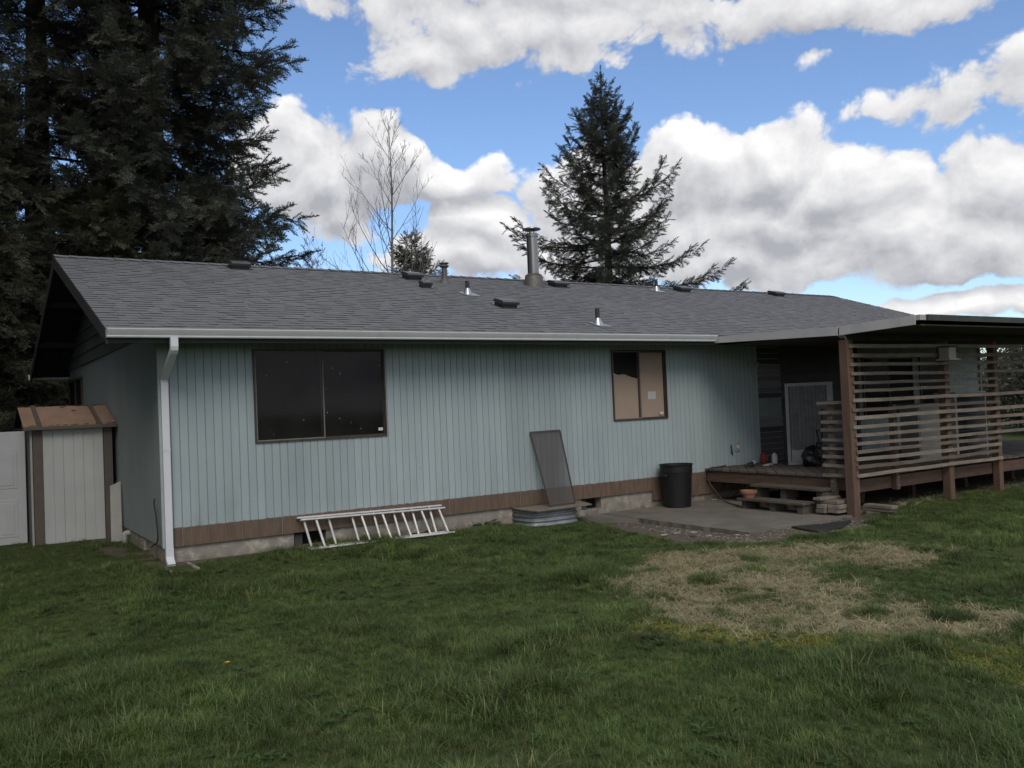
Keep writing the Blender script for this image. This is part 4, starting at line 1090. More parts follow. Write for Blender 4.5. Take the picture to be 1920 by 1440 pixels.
b = MB(); b.prism([(4.93, -.008), (4.90, -.30), (4.97, -.62), (5.98, -.60), (6.10, -.22), (6.06, -.008)], -.024, -.006, 'z'); o = b.build('cover_board', M_lumber, bevel=.003); tag(o, 'thin weathered board lying as lid on window well', 'board')
sc = thing('insect_screen', 'dark framed insect screen leaning on the wall above window well', 'screen', (5.6, -.36, -.004)); g = G(sc)
p00, p10, p01, p11 = Vector((5.345, -.40, .012)), Vector((5.835, -.37, .012)), Vector((5.300, -.03, 1.10)), Vector((5.855, -.03, 1.105))
nrm = (p10-p00).cross(p01-p00).normalized()
for (p, q) in ((p00, p10), (p01, p11), (p00, p01), (p10, p11)):
    b = MB(); b.beam(p, q, .022, .012, up=nrm); g(b, 'frame_bar', M_frame)
b = MB(); b.add([p00, p10, p11, p01], [(0, 1, 2, 3)]); g(b, 'mesh', M_mesh)
# rubbish bin
bn = thing('rubbish_bin', 'black open plastic rubbish bin standing on the patio', 'bin', (7.97, -.34, -.262))
b = MB(); H_ = .69; n = 32; prof = [(0, .0), (.235, 0), (.25, .012), (.285, .5), (.297, .56), (.303, .565), (.305, H_-.02), (.322, H_-.015), (.325, H_), (.30, H_), (.285, .56), (.24, .03), (0, .03)]
b.lathe([(r_*.89, z_*1.02) for r_, z_ in prof], n, sx=1.0, sy=.95); b.build('body', M_black, bn, smooth='auto')
for sgn in (-1, 1):
    b = MB(); b.box(sgn*.275-.03, sgn*.275+.03, -.07, .07, .50, .56); b.build('handle', M_black, bn, bevel=.012)
b = MB()
for k in range(6):
    a = -math.pi/2+(k-2.5)*.25; b.beam((.225*math.cos(a), .214*math.sin(a), .05), (.256*math.cos(a), .243*math.sin(a), .5), .01, .006)
b.build('ribs', M_black, bn)
# hose curling off the deck and a cable up the wall
b = MB()
pts = [hy(1371, 834, -.03), hy(1373, 850, -.04), hz(1374, 868, DZ+.02), hz(1350, 875, DZ+.02), hz(1331, 878, DZ+.02), hx(1326, 890, 8.93), hx(1332, 908, 8.93), hx(1345, 925, 8.93), hz(1360, 940, -.23), hz(1385, 948, -.245)]
def spline(P, k=6):
    P = [Vector(p) for p in P]; out = []
    for i in range(len(P)-1):
        a, b_, c, d = P[max(i-1, 0)], P[i], P[i+1], P[min(i+2, len(P)-1)]
        for j in range(k):
            t_ = j/k; out.append(.5*((2*b_)+(c-a)*t_+(2*a-5*b_+4*c-d)*t_*t_+(3*b_-a-3*c+d)*t_**3))
    return out+[P[-1]]
b.tube(spline(pts), .011, 8); o = b.build('extension_cord', M_hose, smooth=True); tag(o, 'dark cord running from the wall over the deck edge', 'cord')
b = MB(); pts = [hx(290, 935, -.04), hx(289, 945, -.05), hx(292, 965, -.05), hx(295, 990, -.05), hx(296, 1010, -.05), hx(294, 1018, -.04), hx(288, 1022, -.03), hx(284, 1026, .0)]
b.tube(spline(pts), .009, 8); o = b.build('wall_cable', M_cord, smooth=True); tag(o, 'thin black cable hanging on the shaded end wall', 'cable')
# splash block
b = MB(); n = 8
sp = thing('splash_block', 'concrete splash block on the lawn below the downspout', 'splash block', (.1, -.28, -.24)); g = G(sp)
b.box(-.06, .28, -.55, -.02, -.27, -.222); g(b, 'base', M_found, bevel=.01)
for (x0, x1) in ((-.06, -.015), (.235, .28)): g(MB().box(x0, x1, -.55, -.02, -.222, -.19), 'side_wall', M_found, bevel=.008)
# leaning board and pipe at the shed
b = MB(); b.add([(-.20, 2.55, -.24), (-.055, 2.55, -.24), (-.03, 2.72, .66), (-.17, 2.72, .60), (-.20, 2.585, -.24), (-.055, 2.585, -.24), (-.03, 2.755, .66), (-.17, 2.755, .60)], MB.BF)
o = b.build('leaning_board', M_shedcream); tag(o, 'short cream board propped between the shed and end wall', 'board')
b = MB(); b.tube(spline([(.02, 2.35, -.05), (-.05, 2.35, -.06), (-.06, 2.35, -.12), (-.06, 2.33, -.22)]), .038, 12); o = b.build('pipe_elbow', M_shedcream, smooth=True); tag(o, 'white pipe elbow coming out low on end wall', 'pipe')
b = MB(); p0 = hz(186, 1075, -.2); p1 = hz(290, 1060, -.2); b.tube([p0, p1], .014, 8); o = b.build('garden_stake', M_shedcream); tag(o, 'thin pale stake lying in grass left of splash block', 'stake')

# ================================================================= SHED AND DOOR
sh = thing('garden_shed', 'narrow white and brown garden shed with bare plywood roof', 'shed', (-.6, 3.1, -.25)); g = G(sh)
X0, X1, Y0, Y1, ZB, ZE = -1.14, -.07, 3.1, 4.9, -.24, 1.47
g(MB().box(X0, X1, Y0+.03, Y1, ZB, ZE), 'wall_shell', M_shedgrey)
for (a, c, m_) in ((X0, X0+.025, M_shedcream), (X0+.035, X0+.155, M_shedbrown), (X1-.115, X1, M_shedbrown)):
    g(MB().box(a, c, Y0-.012, Y0+.03, ZB, ZE), 'corner_trim', m_)
pa, pb = X0+.16, X1-.12; npn = 6
for k in range(npn):
    a = pa+(pb-pa)*k/npn; c = pa+(pb-pa)*(k+1)/npn; d_ = .006 if k % 2 else 0
    b = MB(); b.prism([(a, Y0+.028), (a, Y0+.002), (a+.008, Y0-.003-d_), (c-.008, Y0-.003-d_), (c-.0004, Y0+.002), (c-.0004, Y0+.028)], ZB+.01, ZE-.02, 'z'); g(b, 'panel', M_shedwhite)
g(MB().box(X0-.01, X1+.01, Y0-.02, Y0+.03, ZB-.03, ZB+.008), 'sill_rail', M_shedbrown)
RY = 4.0; RZ = 1.80; EY = 2.98; EZ = 1.50; RX_0, RX_1 = -1.225, -.018
for sgn in (1, -1):
    f_ = (lambda y: y) if sgn == 1 else (lambda y: 2*RY-y)
    b = MB(); b.prism([(f_(EY), EZ), (f_(RY), RZ), (f_(RY), RZ-.022), (f_(EY), EZ-.022)], RX_0, RX_1, 'x'); rf = g(b, 'roof_sheet', M_shedroof if sgn == 1 else M_felt)
    if sgn == 1:
        sl_ = (RZ-EZ)/(RY-EY)
        for xx in (RX_0+.17, RX_1-.26):
            b = MB(); b.add([(xx, EY, EZ+.001), (xx+.06, EY, EZ+.001), (xx+.06, RY, RZ+.001), (xx, RY, RZ+.001), (xx, EY, EZ+.02), (xx+.06, EY, EZ+.02), (xx+.06, RY, RZ+.02), (xx, RY, RZ+.02)], MB.BF); g(b, 'batten', M_batten, rf)
        # torn felt left along ridge and eave
        rf_ = random.Random(7)
        for (ya, yb, dn) in ((RY-.07, RY, 1), (EY+.005, EY+.04, -1)):
            b = MB(); n = 26
            for k in range(n):
                xa, xb = RX_0+(RX_1-RX_0)*k/n, RX_0+(RX_1-RX_0)*(k+1)/n
                if dn == -1 and rf_.random() < .35: continue
                w_ = rf_.uniform(.3, 1.2)
                y_a, y_b = (RY-.05*w_, RY) if dn == 1 else (EY+.01, EY+.045*w_)
                b.add([(xa, y_a, EZ+sl_*(y_a-EY)+.004), (xb, y_a, EZ+sl_*(y_a-EY)+.004), (xb, y_b, EZ+sl_*(y_b-EY)+.004), (xa, y_b, EZ+sl_*(y_b-EY)+.004)], [(0, 1, 2, 3)])
            g(b, 'torn_felt', M_felt, rf)
        for (xx, yy, r_) in ((-.50, 3.72, .035), (-.64, 3.9, .028)):
            b = MB(); b.lathe([(0, .0), (r_, .0)], 9); o = b.build('knot_hole', M_felt, rf); o.location = Vector((xx, yy, EZ+sl_*(yy-EY)+.003))-Vector(sh.location); o.rotation_euler = (math.atan(sl_), 0, 0); o.scale = (1, .8, 1)
g(MB().box(RX_0, RX_1, EY-.012, EY-.001, EZ-.05, EZ-.004), 'drip_edge', M_shedbrown)
for xx in (X0+.002, X1-.03):
    b = MB(); b.prism([(Y0+.02, ZE), (Y1, ZE), (RY, RZ-.03)], xx, xx+.028, 'x'); g(b, 'gable_panel', M_shedgrey)
b = MB(); b.box(-1.32, -.98, 3.02, 3.28, -.262, -.235); o = b.build('paving_slab', M_found, bevel=.006); tag(o, 'small paving slab on grass under shed corner', 'slab')
# white moulded door standing beside the shed
wd_ = thing('spare_door', 'white moulded door standing upright left of the garden shed', 'door', (-1.62, 3.55, -.2)); g = G(wd_)
DA, DB, DYY, D0, D1 = -1.97, -1.17, 3.55, -.19, 1.44
g(MB().box(DA, DB, DYY, DYY+.035, D0, D1), 'slab', M_door, bevel=.004)
def arch_panel(x0, x1, z0, z1, rise):
    out = [(x0, z0), (x1, z0), (x1, z1)]
    for k in range(1, 10):
        t_ = k/10; out.append((x1+(x0-x1)*t_, z1+rise*math.sin(math.pi*t_)))
    return out+[(x0, z1)]
for (x0, x1, z0, z1, rise) in ((DA+.11, DB-.11, .62, 1.16, .09), (DA+.11, DA+.38, -.08, .46, 0), (DB-.38, DB-.11, -.08, .46, 0)):
    o1 = arch_panel(x0, x1, z0, z1, rise); 
    for inset, yy0, yy1 in ((0, DYY-.007, DYY), (.045, DYY-.013, DYY-.0072)):
        cx, cz = (x0+x1)/2, (z0+z1)/2; kx = 1-inset*2/(x1-x0); kz = 1-inset*2/(z1-z0)
        poly = [(cx+(a-cx)*kx, cz+(c-cz)*kz) for a, c in o1]
        b = MB(); b.prism(poly, yy0, yy1, 'y'); g(b, 'raised_panel', M_door, bevel=.005)

# stones at the edge of the patio
rst = np.random.default_rng(77)
def stone_mesh(rg):
    b = MB(); n = 7; vs = []
    for (z, r) in ((0, .7), (.35, 1), (.8, .75), (1.0, .35)):
        for j in range(n): a = 2*math.pi*j/n; k = r*rg.uniform(.75, 1.15); vs.append((k*math.cos(a), k*math.sin(a), z*.7*rg.uniform(.85, 1.1)))
    b.add(vs, [(i*n+j, i*n+(j+1) % n, (i+1)*n+(j+1) % n, (i+1)*n+j) for i in range(3) for j in range(n)]+[tuple(range(3*n, 4*n))]); return b
sms = [stone_mesh(rst).mesh('stone', M_stone) for _ in range(4)]
for i, (px, py, s_, lb) in enumerate([(1268, 1000, .075, 'largest pale stone in the dirt in front of the patio'), (1300, 998, .065, 'pale stone nearest the patio edge, right of the largest'), (1245, 1003, .05, 'leftmost pale stone in the dirt before the patio'), (1330, 1004, .045, 'small pale stone in dirt midway along the patio edge'), (1382, 1003, .05, 'rightmost pale stone in the dirt near patio corner'), (1340, 938, .06, 'pale stone on the patio against the deck corner')]):
    p = hz(px, py, -.27 if py > 950 else -.262); o = link('stone', sms[i % 4]); o.location = (p.x, p.y, p.z-.008 if py > 950 else p.z); o.scale = (s_, s_*.8, s_*.55); o.rotation_euler = (0, 0, i*1.3)
    tag(o, lb, 'stone', 'stones by the patio')
gv = [stone_mesh(rst) for _ in range(3)]
for q in gv: q.v = [(a*.016, c*.016, e*.010) for a, c, e in q.v]
N = 1700; X = rst.uniform(5.9, 8.6, N); Y = rst.uniform(-4.4, -.4, N); keep = masks(X, Y)[2] & ~((X > 6.6) & (Y > -3.1)); X, Y = X[keep], Y[keep]
o = scatter('gravel', gv, np.stack([X, Y, gz(X, Y)], 1), np.stack([X*0, X*0, rst.uniform(0, 6, len(X))], 1), rst.uniform(.35, 1.25, len(X)), rst.integers(0, 3, len(X)), M_stone); tag(o, 'scattered pale gravel in the dirt by the patio', 'gravel', kind='stuff')

# ================================================================= GRASS
def tuft(rg, n, h, spread, lean, wd=.0024, seg=3):
    b = MB()
    for _ in range(n):
        a = rg.uniform(0, 2*math.pi); r = spread*math.sqrt(rg.random()); x0, y0 = r*math.cos(a), r*math.sin(a)
        d = rg.uniform(0, 2*math.pi); L = h*rg.uniform(.55, 1.15); ln = lean*rg.uniform(.3, 1.3); w = wd*rg.uniform(.7, 1.3)
        dx, dy = math.cos(d), math.sin(d); px, py = -dy, dx; vs = []
        for k in range(seg+1):
            t_ = k/seg; o_ = ln*L*t_*t_; z_ = L*(t_-.35*ln*t_*t_); ww = w*(1-t_)**.6
            c = (x0+dx*o_, y0+dy*o_, z_)
            if k < seg: vs += [(c[0]-px*ww, c[1]-py*ww, c[2]), (c[0]+px*ww, c[1]+py*ww, c[2])]
            else: vs += [c]
        b.add(vs, [(2*k, 2*k+1, 2*k+3, 2*k+2) for k in range(seg-1)]+[(2*seg-2, 2*seg-1, 2*seg)])
    return b
def build_grass():
    rg = np.random.default_rng(42); rr = random.Random(42)
    # candidate points: denser near the camera, the whole yard in view and a margin beyond
    def cand(n, x0, x1, y0, y1): return rg.uniform(x0, x1, n), rg.uniform(y0, y1, n)
    xs = []; ys = []
    for (n, box) in ((84000, (-5, 7, -9.6, -3.2)), (70000, (-4.5, 15, -5.2, .4)), (9000, (7, 20, -9.5, -3)), (5000, (-6, 0, 0, 7))):
        a, c = cand(n, *box); xs.append(a); ys.append(c)
    X = np.concatenate(xs); Y = np.concatenate(ys)
    inside = ((X > .02) & (Y > -.01)) | ((X > 6.0) & (X < 9.3) & (Y > -3.1)) | ((X > -1.2) & (X < 0) & (Y > 3.05)) | ((X > -.06) & (X < .28) & (Y > -.55)&(Y<0)) | ((X > 4.93) & (X < 6.0) & (Y > -.50))
    X, Y = X[~inside], Y[~inside]
    dead, moss, dirt = masks(X, Y)
    n1 = fbm(X, Y, 1.1, 31); n2 = fbm(X, Y, 3.2, 41)
    lush = np.clip((n1-.30)/.42, 0, 1)
    hgt = .44+.78*lush*lush+.42*(n2-.5)
    near = np.clip((-Y-3.0)/4.5, 0, 1); hgt *= .78+.40*near
    # low mown turf toward the house, fringe of longer grass along edges
    pr = np.ones(len(X))
    thin = np.clip((fbm(X, Y, 2.0, 91)-.30)*5, .62, 1)
    pr = thin*(1-.90*np.minimum(1, dead*1.1))*(1-.80*moss); pr[dirt] = .035
    fade = (1-.5*dead)*(1-.45*moss)*np.where(dirt, .6, 1.0); hgt *= fade
    keep = rg.random(len(X)) < pr; Xg, Yg, H = X[keep], Y[keep], hgt[keep]
    big = (rg.random(len(Xg)) < .10+.25*(fbm(Xg, Yg, .9, 61) > .58))
    protos = [tuft(rr, 24, .095, .055, .9), tuft(rr, 24, .075, .06, 1.2), tuft(rr, 20, .11, .045, .6), tuft(rr, 26, .15, .05, 1.1, .003)]
    k = rg.integers(0, 3, len(Xg)); k[big] = 3
    z = gz(Xg, Yg)-.004
    rot = np.stack([rg.normal(0, .10, len(Xg)), rg.normal(0, .10, len(Xg)), rg.uniform(0, 6.28, len(Xg))], 1)
    o = scatter('grass', protos, np.stack([Xg, Yg, z], 1), rot, H*rg.uniform(.75, 1.25, len(Xg)), k, M_grass)
    tag(o, 'uneven green lawn grass in front of the house', 'grass', kind='stuff')
    # dead thatch
    n = 26000; a, c = rg.uniform(1.5, 10.5, n), rg.uniform(-8.6, -2.6, n); d_, m_, t_ = masks(a, c); kp = (rg.random(n) < d_*1.2); a, c = a[kp], c[kp]
    pd = [tuft(rr, 12, .085, .06, 2.2, .0032), tuft(rr, 12, .07, .06, 2.6, .003), tuft(rr, 10, .10, .05, 1.9, .003)]
    o = scatter('dead_grass', pd, np.stack([a, c, gz(a, c)-.002], 1), np.stack([rg.normal(0, .15, len(a)), rg.normal(0, .15, len(a)), rg.uniform(0, 6.28, len(a))], 1), rg.uniform(.45, .95, len(a)), rg.integers(0, 3, len(a)), M_dry)
    tag(o, 'patch of dead straw coloured grass on the right of lawn', 'dead grass', kind='stuff')
    n = 420; a, c = rg.uniform(9.1, 17.5, n), -2.75+rg.normal(0, .28, n)
    o = scatter('deck_debris', pd, np.stack([a, c, gz(a, c)-.002], 1), np.stack([rg.normal(0, .3, n), rg.normal(0, .3, n), rg.uniform(0, 6.28, n)], 1), rg.uniform(.35, .95, n), rg.integers(0, 3, n), M_dry)
    tag(o, 'dry stalks and litter along the foot of deck', 'litter', kind='stuff')
    n = 30000; a, c = rg.uniform(2, 9.5, n), rg.uniform(-9, -2.8, n); d_, m_, t_ = masks(a, c); kp = rg.random(n) < m_; a, c = a[kp], c[kp]
    pm = [tuft(rr, 16, .045, .05, 1.2, .0035), tuft(rr, 16, .035, .05, 1.4, .0035)]
    o = scatter('moss', pm, np.stack([a, c, gz(a, c)-.002], 1), np.stack([a*0, a*0, rg.uniform(0, 6.28, len(a))], 1), rg.uniform(.6, 1.2, len(a)), rg.integers(0, 2, len(a)), M_moss)
    tag(o, 'yellow green moss along the edge of the dead patch', 'moss', kind='stuff')
    # broad-leaved weeds among the grass
    n = 1500; a, c = rg.uniform(-4, 9, n), rg.uniform(-9.2, -.6, n); d_, m_, t_ = masks(a, c); kp = ~((d_ > .3) | t_) & (fbm(a, c, 1.5, 81) > .5) & ~((a > 6) & (c > -3.2)); a, c = a[kp], c[kp]
    def rosette(nl, L, w):
        b = MB()
        for i in range(nl):
            an = i*2.4+rr.uniform(-.2, .2); l = L*rr.uniform(.7, 1.2); dx, dy = math.cos(an), math.sin(an); el_ = rr.uniform(.2, .9)
            def P(t, s_): r_ = l*t*math.cos(el_*(1-.5*t)); return (dx*r_-dy*s_, dy*r_+dx*s_, l*t*math.sin(el_*(1-.6*t)))
            b.add([P(0, -.1*w), P(0, .1*w), P(.4, .6*w), P(.75, w*.8), P(1, 0), P(.75, -w*.8), P(.4, -.6*w)], [(0, 1, 2, 6), (2, 3, 5, 6), (3, 4, 5)])
        return b
    pw = [rosette(7, .07, .014), rosette(6, .05, .016)]
    o = scatter('lawn_weeds', pw, np.stack([a, c, gz(a, c)+.02], 1), np.stack([a*0, a*0, rg.uniform(0, 6.28, len(a))], 1), rg.uniform(.6, 1.2, len(a)), rg.integers(0, 2, len(a)), M_weed)
    tag(o, 'small broad leaved weeds mixed in the lawn', 'weeds', kind='stuff')
    # leafy weeds at the foundation (countable)
    for i, (px, py, nl, L, w, lb) in enumerate(((905, 984, 14, .27, .05, 'leafy weed at the foundation left of the window well'), (738, 1001, 12, .22, .04, 'leafy weed behind the ladder rungs, larger one'), (790, 999, 10, .18, .035, 'small leafy weed behind the right part of ladder'), (366, 1034, 12, .20, .035, 'leafy weed just right of the downspout'), (1062, 985, 14, .22, .02, 'grassy weed in front of the window well'), (1470, 1018, 12, .17, .03, 'low weed on the dirt beyond patio corner'))):
        p = hz(px, py, -.215); rr.seed(i+5); pl_ = thing('weed', lb, 'weed', (p.x, p.y-.03, float(gz(p.x, p.y)))); rosette(nl, L, w).build('leaves', M_weed, pl_)
    # dandelion
    p = hz(424, 1244, -.18); dn = thing('dandelion', 'single yellow dandelion flower in the left part of lawn', 'flower', (p.x, p.y, -.275))
    MB().tube([(0, 0, 0), (.01, 0, .095)], .003, 6).build('stem', M_weed, dn)
    b = MB()
    for i in range(40):
        a_ = i*2.4; r_ = .022*math.sqrt((i+4)/44); b.add([(.01, 0, .095), (.01+r_*math.cos(a_-.12), r_*math.sin(a_-.12), .108-r_*.2), (.01+r_*math.cos(a_+.12), r_*math.sin(a_+.12), .108-r_*.2)], [(0, 1, 2)])
    b.build('flower_head', M_petal, dn)
build_grass()

# ================================================================= TREES
def spray(rg, L=.55, ntw=14, wd=.30, droop=.12, needle=.068):
    """flat fir spray along +X: axis, side twigs, needles"""
    b = MB()
    def needles(p, q, n, nl):
        p = Vector(p); q = Vector(q); d = (q-p); ln = d.length; d.normalize(); sd = d.cross(Vector((0, 0, 1)));
        if sd.length < .1: sd = Vector((0, 1, 0))
        sd.normalize(); up = sd.cross(d)
        for i in range(n):
            t_ = (i+.3)/n; o = p.lerp(q, t_)
            for s_ in (-1, 1):
                a = rg.uniform(-1.1, 1.1); out = sd*s_*math.cos(a)+up*math.sin(a)
                tip = o+(d*.85+out*.65)*nl*rg.uniform(.7, 1.2); e = d*nl*.27
                b.add([o-e, o+e, tip], [(0, 1, 2)])
        tip = q+d*nl*.9; b.add([q-sd*nl*.2, q+sd*nl*.2, tip], [(0, 1, 2)])
    ax = [(L*t_, 0, -droop*t_*t_*L) for t_ in (0, .33, .66, 1)]
    for a, c in zip(ax, ax[1:]): needles(a, c, 4, needle*1.1)
    for i in range(ntw):
        t_ = (i+.5)/ntw; s_ = -1 if i % 2 else 1; l = wd*(1-t_*.7)*rg.uniform(.7, 1.15)
        o = (L*t_, 0, -droop*t_*t_*L); q = (o[0]+l*.74, o[1]+s_*l*.68, o[2]-droop*l*rg.uniform(-1.2, 2.6))
        needles(o, q, 4, needle)
    b.beam(ax[0], ax[-1], .008, .008)
    return b
def conifer(name, x, y, z0, H, R, base, seed, label, group=None, mat_=None, whorl=.42, per=5, sweep=.25, scale=1.0, lean=0, prof=.75, cut=None, gapp=.0, density=1.0, droopy=.5, hang=.65, vary=.25):
    rg = np.random.default_rng(seed); rr = random.Random(seed)
    t = thing(name, label, 'tree', (x, y, z0), group)
    n = 14; tr = H*.014+.05
    MB().tube([(lean*k/n+.05*math.sin(k*.9+seed), .05*math.cos(k*.7+seed), H*k/n) for k in range(n+1)], [tr*(1-k/n)+.008 for k in range(n+1)], 10).build('trunk', M_bark, t, smooth=True)
    br = MB(); PT = []; DR = []; SC = []; RL = []
    z = base; 
    while z < H-.45*scale:
        u = (H-z)/(H-base); Lw = R*(u**prof)*(1 if u < .9 else 1-.25*(u-.9)/.1)
        a0 = rr.uniform(0, 6.28)
        for k in range(per):
            if rr.random() < gapp: continue
            a = a0+k*2*math.pi/per+rr.uniform(-.35, .35); L = max(.16, Lw*rr.uniform(.87-vary, .87+vary)); zz = z+rr.uniform(-.5, .5)*whorl
            if zz > H-.1: zz = H-.1
            if cut and not cut(a): continue
            e0 = (.75-.95*min(1, u*1.6))*1.0+rr.uniform(-.12, .12); m_ = max(3, int(L/.32)+1)
            ca_, sa_ = math.cos(a), math.sin(a); P = []; r_ = 0.; h_ = 0.
            for i in range(m_+1):
                t_ = i/m_; P.append(Vector((lean*zz/H+ca_*r_, sa_*r_, zz+h_)))
                e = e0+sweep*(t_**1.5)*1.6-droopy*.25*math.sin(math.pi*t_)*min(1, u*2)
                r_ += L/m_*math.cos(e); h_ += L/m_*math.sin(e)
            br.tube(P, [max(.004, .011*L*(1-i/(m_+.5))) for i in range(m_+1)], 4, cap=False)
            # sprays along the branch
            ns = max(1, int(L/(.20*scale)*density)); s0 = .12 if L < 1.2 else .18
            for i in range(ns):
                t_ = s0+(1-s0)*(i+.5)/ns; j = min(int(t_*m_), m_-1); f_ = t_*m_-j; o = P[j].lerp(P[j+1], f_); d = (P[j+1]-P[j]).normalized(); sd = d.cross(Vector((0, 0, 1))).normalized()
                for s_ in (-1, 1, 0) if hang else (-1, 1):
                    w = rr.uniform(.35, .95); dd = d*(1-w*.45)+sd*s_*w+Vector((0, 0, rr.uniform(-.55, .25)*(.6+droopy)))
                    if s_ == 0: dd = d*.5+sd*rr.uniform(-.5, .5)+Vector((0, 0, rr.uniform(-1.1, -.3) if rr.random() < hang else rr.uniform(.3, .8)))
                    PT.append(o); DR.append(dd); SC.append(scale*rr.uniform(.65, 1.15)*(1 if L > 1 else .28+.72*L)*(1.1-.45*t_)); RL.append(rr.uniform(-.5, .5))
            PT.append(P[-1]-d*.12*scale); DR.append((P[-1]-P[-2])); SC.append(scale*.8*(1 if L > 1 else .3+.7*L)); RL.append(0)
        z += whorl*(.55+.45*u)*rr.uniform(.8, 1.2)
    for q_ in (.55, .25): PT.append(Vector((lean, 0, H-q_*scale))); DR.append(Vector((.02, 0, 1))); SC.append(scale*.42); RL.append(0)
    br.build('limbs', M_bark, t)
    protos = [spray(rr) for _ in range(4)]
    N = len(PT)
    o = scatter('crown', protos, [tuple(p) for p in PT], dir_euler(np.array([tuple(d) for d in DR]), np.array(RL)), np.array(SC), rg.integers(0, 4, N), mat_ or M_fir, t)
    o['kind'] = 'stuff'
    return N
ntot = 0
GT = 'tall firs behind the house'
ntot += conifer('fir_tree', 3.0, 15.0, -.3, 31, 5.0, 1.6, 101, 'tallest dark fir whose branches end against blue sky', GT, whorl=.56, per=7, prof=.5, scale=1.4, sweep=.45, density=1.05, vary=.2)
ntot += conifer('fir_tree', .3, 17.0, -.3, 30, 5.4, 2.0, 102, 'dark fir just left of the tallest one', GT, whorl=.80, per=5, prof=.5, scale=1.4, sweep=.25, gapp=.25, density=.8)
ntot += conifer('fir_tree', -2.6, 15.5, -.3, 27, 5.0, 1.5, 103, 'dark fir rising behind the left gable corner', GT, whorl=.78, per=5, prof=.5, scale=1.4, sweep=.25, gapp=.22, density=.8)
ntot += conifer('fir_tree', -5.6, 12.5, -.3, 24, 4.8, .5, 104, 'olive fir at the left edge of the picture', GT, M_firolive, whorl=.60, per=6, prof=.5, scale=1.45, sweep=.2, density=1.0)
ntot += conifer('fir_tree', -1.9, 11.6, -.3, 11.5, 3.4, .2, 105, 'younger olive fir standing close behind the shed', GT, M_firolive, whorl=.42, per=7, prof=.7, scale=1.2, sweep=.25, density=1.1)
ntot += conifer('fir_tree', 1.5, 13.0, -.3, 8.6, 3.0, .4, 106, 'young olive fir just behind the left end of roof', GT, M_firolive, whorl=.40, per=7, prof=.7, scale=1.15, sweep=.25, density=1.1)
ntot += conifer('fir_tree', 5.1, 17.5, -.3, 10.0, 2.5, .6, 107, 'lower fir filling in right of the tallest fir', GT, whorl=.45, per=6, prof=.6, scale=1.25, sweep=.4, density=1.0)
# the grove goes on to the left of the yard, outside the picture
for k, (x, y, h, r) in enumerate(((-6.8, 5.5, 19, 4.2), (-8.2, -.5, 22, 4.6), (-9.5, -6.5, 20, 4.4))):
    ntot += conifer('fir_tree', x, y, -.3, h, r, .6, 110+k, ['nearest fir of the grove left of the shed', 'middle fir of the grove along the left yard edge', 'last fir of the grove along the left yard edge'][k], GT, M_firolive, whorl=.75, per=6, prof=.55, scale=1.7, sweep=.2, density=.8)
ntot += conifer('fir_tree', 20.31, 16.0, -.3, 15.35, 7.2, 1.0, 201, 'lone pointed fir behind the chimney against the clouds', None, whorl=.44, per=6, prof=1.10, scale=.88, sweep=.60, density=.90, vary=.42, hang=.5)
ntot += conifer('fir_tree', 13.57, 20.0, -.3, 8.85, 3.4, 1.0, 202, 'small distant fir behind the bare tree', None, whorl=.32, per=5, prof=.8, scale=.85, sweep=.5, vary=.35)
print('sprays', ntot)

def bare_tree(name, x, y, z0, H, spread, seed, label, levels=4, n1=26, rise=.85, tr=.09, first=.25, group=None, twig=1.0):
    rr = random.Random(seed); t = thing(name, label, 'tree', (x, y, z0), group); tb = MB(); lb = MB()
    n = 14; T = [Vector((.10*math.sin(k*.6+seed), .10*math.cos(k*.5), H*k/n)) for k in range(n+1)]
    tb.tube(T, [tr*(1-k/n)**.9+.006 for k in range(n+1)], 8); tb.build('trunk', M_twigbark, t, smooth=True)
    def grow(p, d, L, r, lev):
        m_ = 5; P = [p]; q = p.copy(); dd = d.normalized()
        for i in range(m_):
            dd = (dd+Vector((0, 0, .13*rise))+Vector((rr.gauss(0, .06), rr.gauss(0, .06), rr.gauss(0, .05)))).normalized(); q = q+dd*L/m_; P.append(q.copy())
        lb.tube(P, [max(.0042, r*(1-.85*i/m_)) for i in range(m_+1)], 4 if lev < 2 else 3, cap=False)
        if lev >= levels: return
        k = int((5 if lev == 1 else 3.5)*twig+rr.random())
        for i in range(k):
            t_ = rr.uniform(.22, .97); j = min(int(t_*m_), m_-1); o = P[j].lerp(P[j+1], t_*m_-j); d0 = (P[j+1]-P[j]).normalized()
            sd = Vector((rr.gauss(0, 1), rr.gauss(0, 1), rr.gauss(0, .6))); sd = (sd-d0*sd.dot(d0)).normalized()
            grow(o, d0*.75+sd*.65+Vector((0, 0, .15)), L*(1-.5*t_)*rr.uniform(.35, .68), r*.5, lev+1)
    for i in range(n1):
        f_ = first+(1-first)*(i+.5)/n1; zz = H*f_; a = i*2.4+rr.uniform(-.3, .3); j = min(int(f_*n), n-1); o = T[j].lerp(T[j+1], f_*n-j)
        L = spread*((1-f_)/(1-first))**.7*rr.uniform(.75, 1.2)+.25
        grow(o, Vector((math.cos(a)*.9, math.sin(a)*.9, .55*rise+.35*f_)), L, tr*.36*(1-f_)+.008, 1)
    lb.build('branches', M_twigbark, t)
bare_tree('bare_tree', 11.55, 17.5, -.3, 12.35, 3.6, 7, 'tall leafless tree with upswept branches behind the roof', n1=27, first=.28, levels=3, rise=1.15, twig=1.15)
GB = 'leafless saplings beyond the roof ridge'
bare_tree('bare_tree', 10.2, 22, -.3, 8.6, 2.0, 8, 'leafless twiggy sapling beside the tall firs', n1=22, tr=.05, first=.3, group=GB, twig=1.2)
bare_tree('bare_tree', 17.0, 24, -.3, 6.9, 1.2, 9, 'leafless sapling tip right of the brown flue', n1=16, tr=.04, first=.3, group=GB)
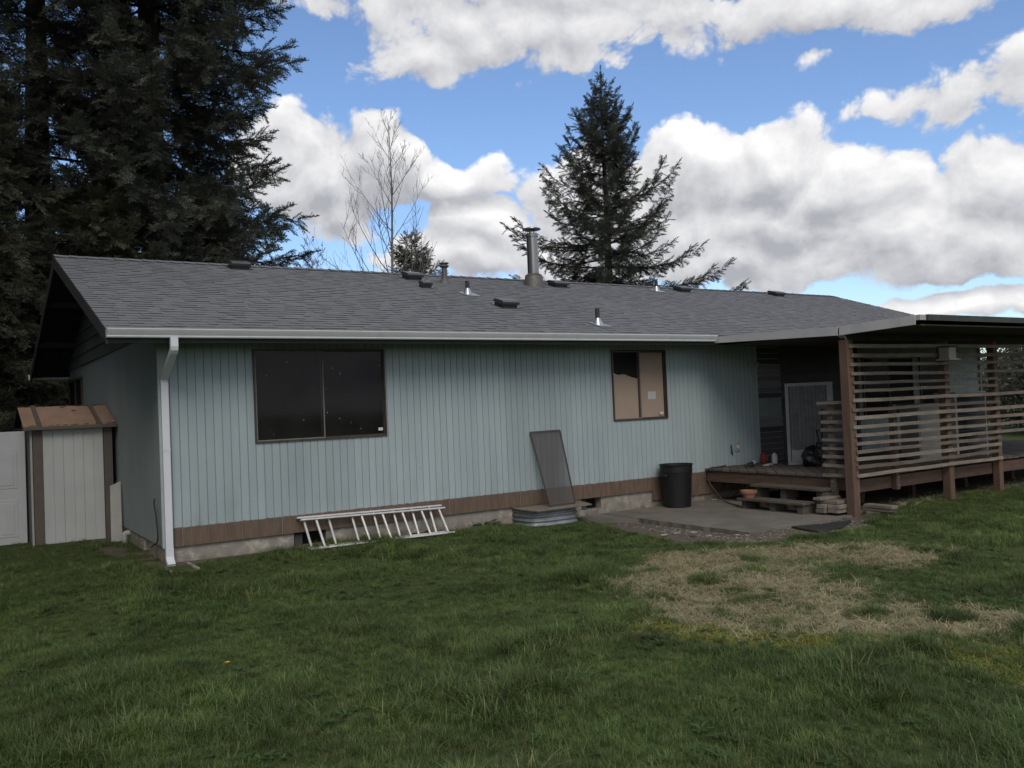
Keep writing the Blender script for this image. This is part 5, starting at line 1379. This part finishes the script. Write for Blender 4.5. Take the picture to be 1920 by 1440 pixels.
bare_tree('bare_tree', 18.4, 24, -.3, 6.6, .8, 10, 'tiny leafless sapling tip between flue and chimney', n1=12, tr=.03, first=.4, group=GB)
bare_tree('bare_tree', 9.4, 20, -.3, 7.6, 1.8, 12, 'leafless shrub at foot of the tallest fir', n1=18, tr=.045, first=.2, group=GB)

# broadleaf bushes seen under the patio roof, far right
def bush(x, y, h, r, seed, label, m_):
    rg = np.random.default_rng(seed); rr = random.Random(seed); t = thing('bush', label, 'bush', (x, y, -.3), 'bushes beyond the house end')
    b = MB()
    for k in range(9):
        a = k*2.4; b.tube([(0, 0, 0), (r*.3*math.cos(a), r*.3*math.sin(a), h*.4), (r*.7*math.cos(a), r*.7*math.sin(a), h*rr.uniform(.6, 1.0))], [.05, .03, .01], 5, cap=False)
    b.build('stems', M_twigbark, t)
    n = 2600; u = rg.normal(size=(n, 3)); u /= np.linalg.norm(u, axis=1, keepdims=True); rad = rg.random(n)**.4; lump = 1+.25*np.sin(u[:, 0]*5+seed)*np.sin(u[:, 1]*4)+.2*np.sin(u[:, 2]*7)
    P = u*np.array([r, r, h*.5])*(rad*lump)[:, None]+np.array([0, 0, h*.55]); P[:, 2] = np.maximum(P[:, 2], .1)
    protos = []
    for _ in range(2):
        q = MB()
        for i in range(9):
            c = Vector((rr.uniform(-.12, .12), rr.uniform(-.12, .12), rr.uniform(-.1, .1))); e = Vector((rr.gauss(0, 1), rr.gauss(0, 1), rr.gauss(0, 1))).normalized()*.06; f_ = e.orthogonal().normalized()*.03
            q.add([c-e, c+f_, c+e, c-f_], [(0, 1, 2, 3)])
        protos.append(q)
    o = scatter('leaves', protos, P, rg.uniform(0, 6.28, (n, 3)), rg.uniform(.7, 1.5, n), rg.integers(0, 2, n), m_, t); o['kind'] = 'stuff'
for k, (x, y, h, r, lb) in enumerate(((31, 4.5, 3.6, 2.6, 'tall grey green bush seen past the house end'), (36, 2.6, 3.9, 3.0, 'paler bush at right edge behind the slats'), (29, 1.0, 2.2, 2.0, 'low bush beyond the right end of the deck'), (41, .5, 4.0, 3.2, 'farthest bush at the right picture edge'), (35, 7.0, 3.8, 3.0, 'dark bush hidden behind the tall grey one'), (45, 6.0, 4.4, 4.0, 'wide bush in the far hedge beyond the house'))):
    bush(x, y, h, r, k+1, lb, M_fargreen)
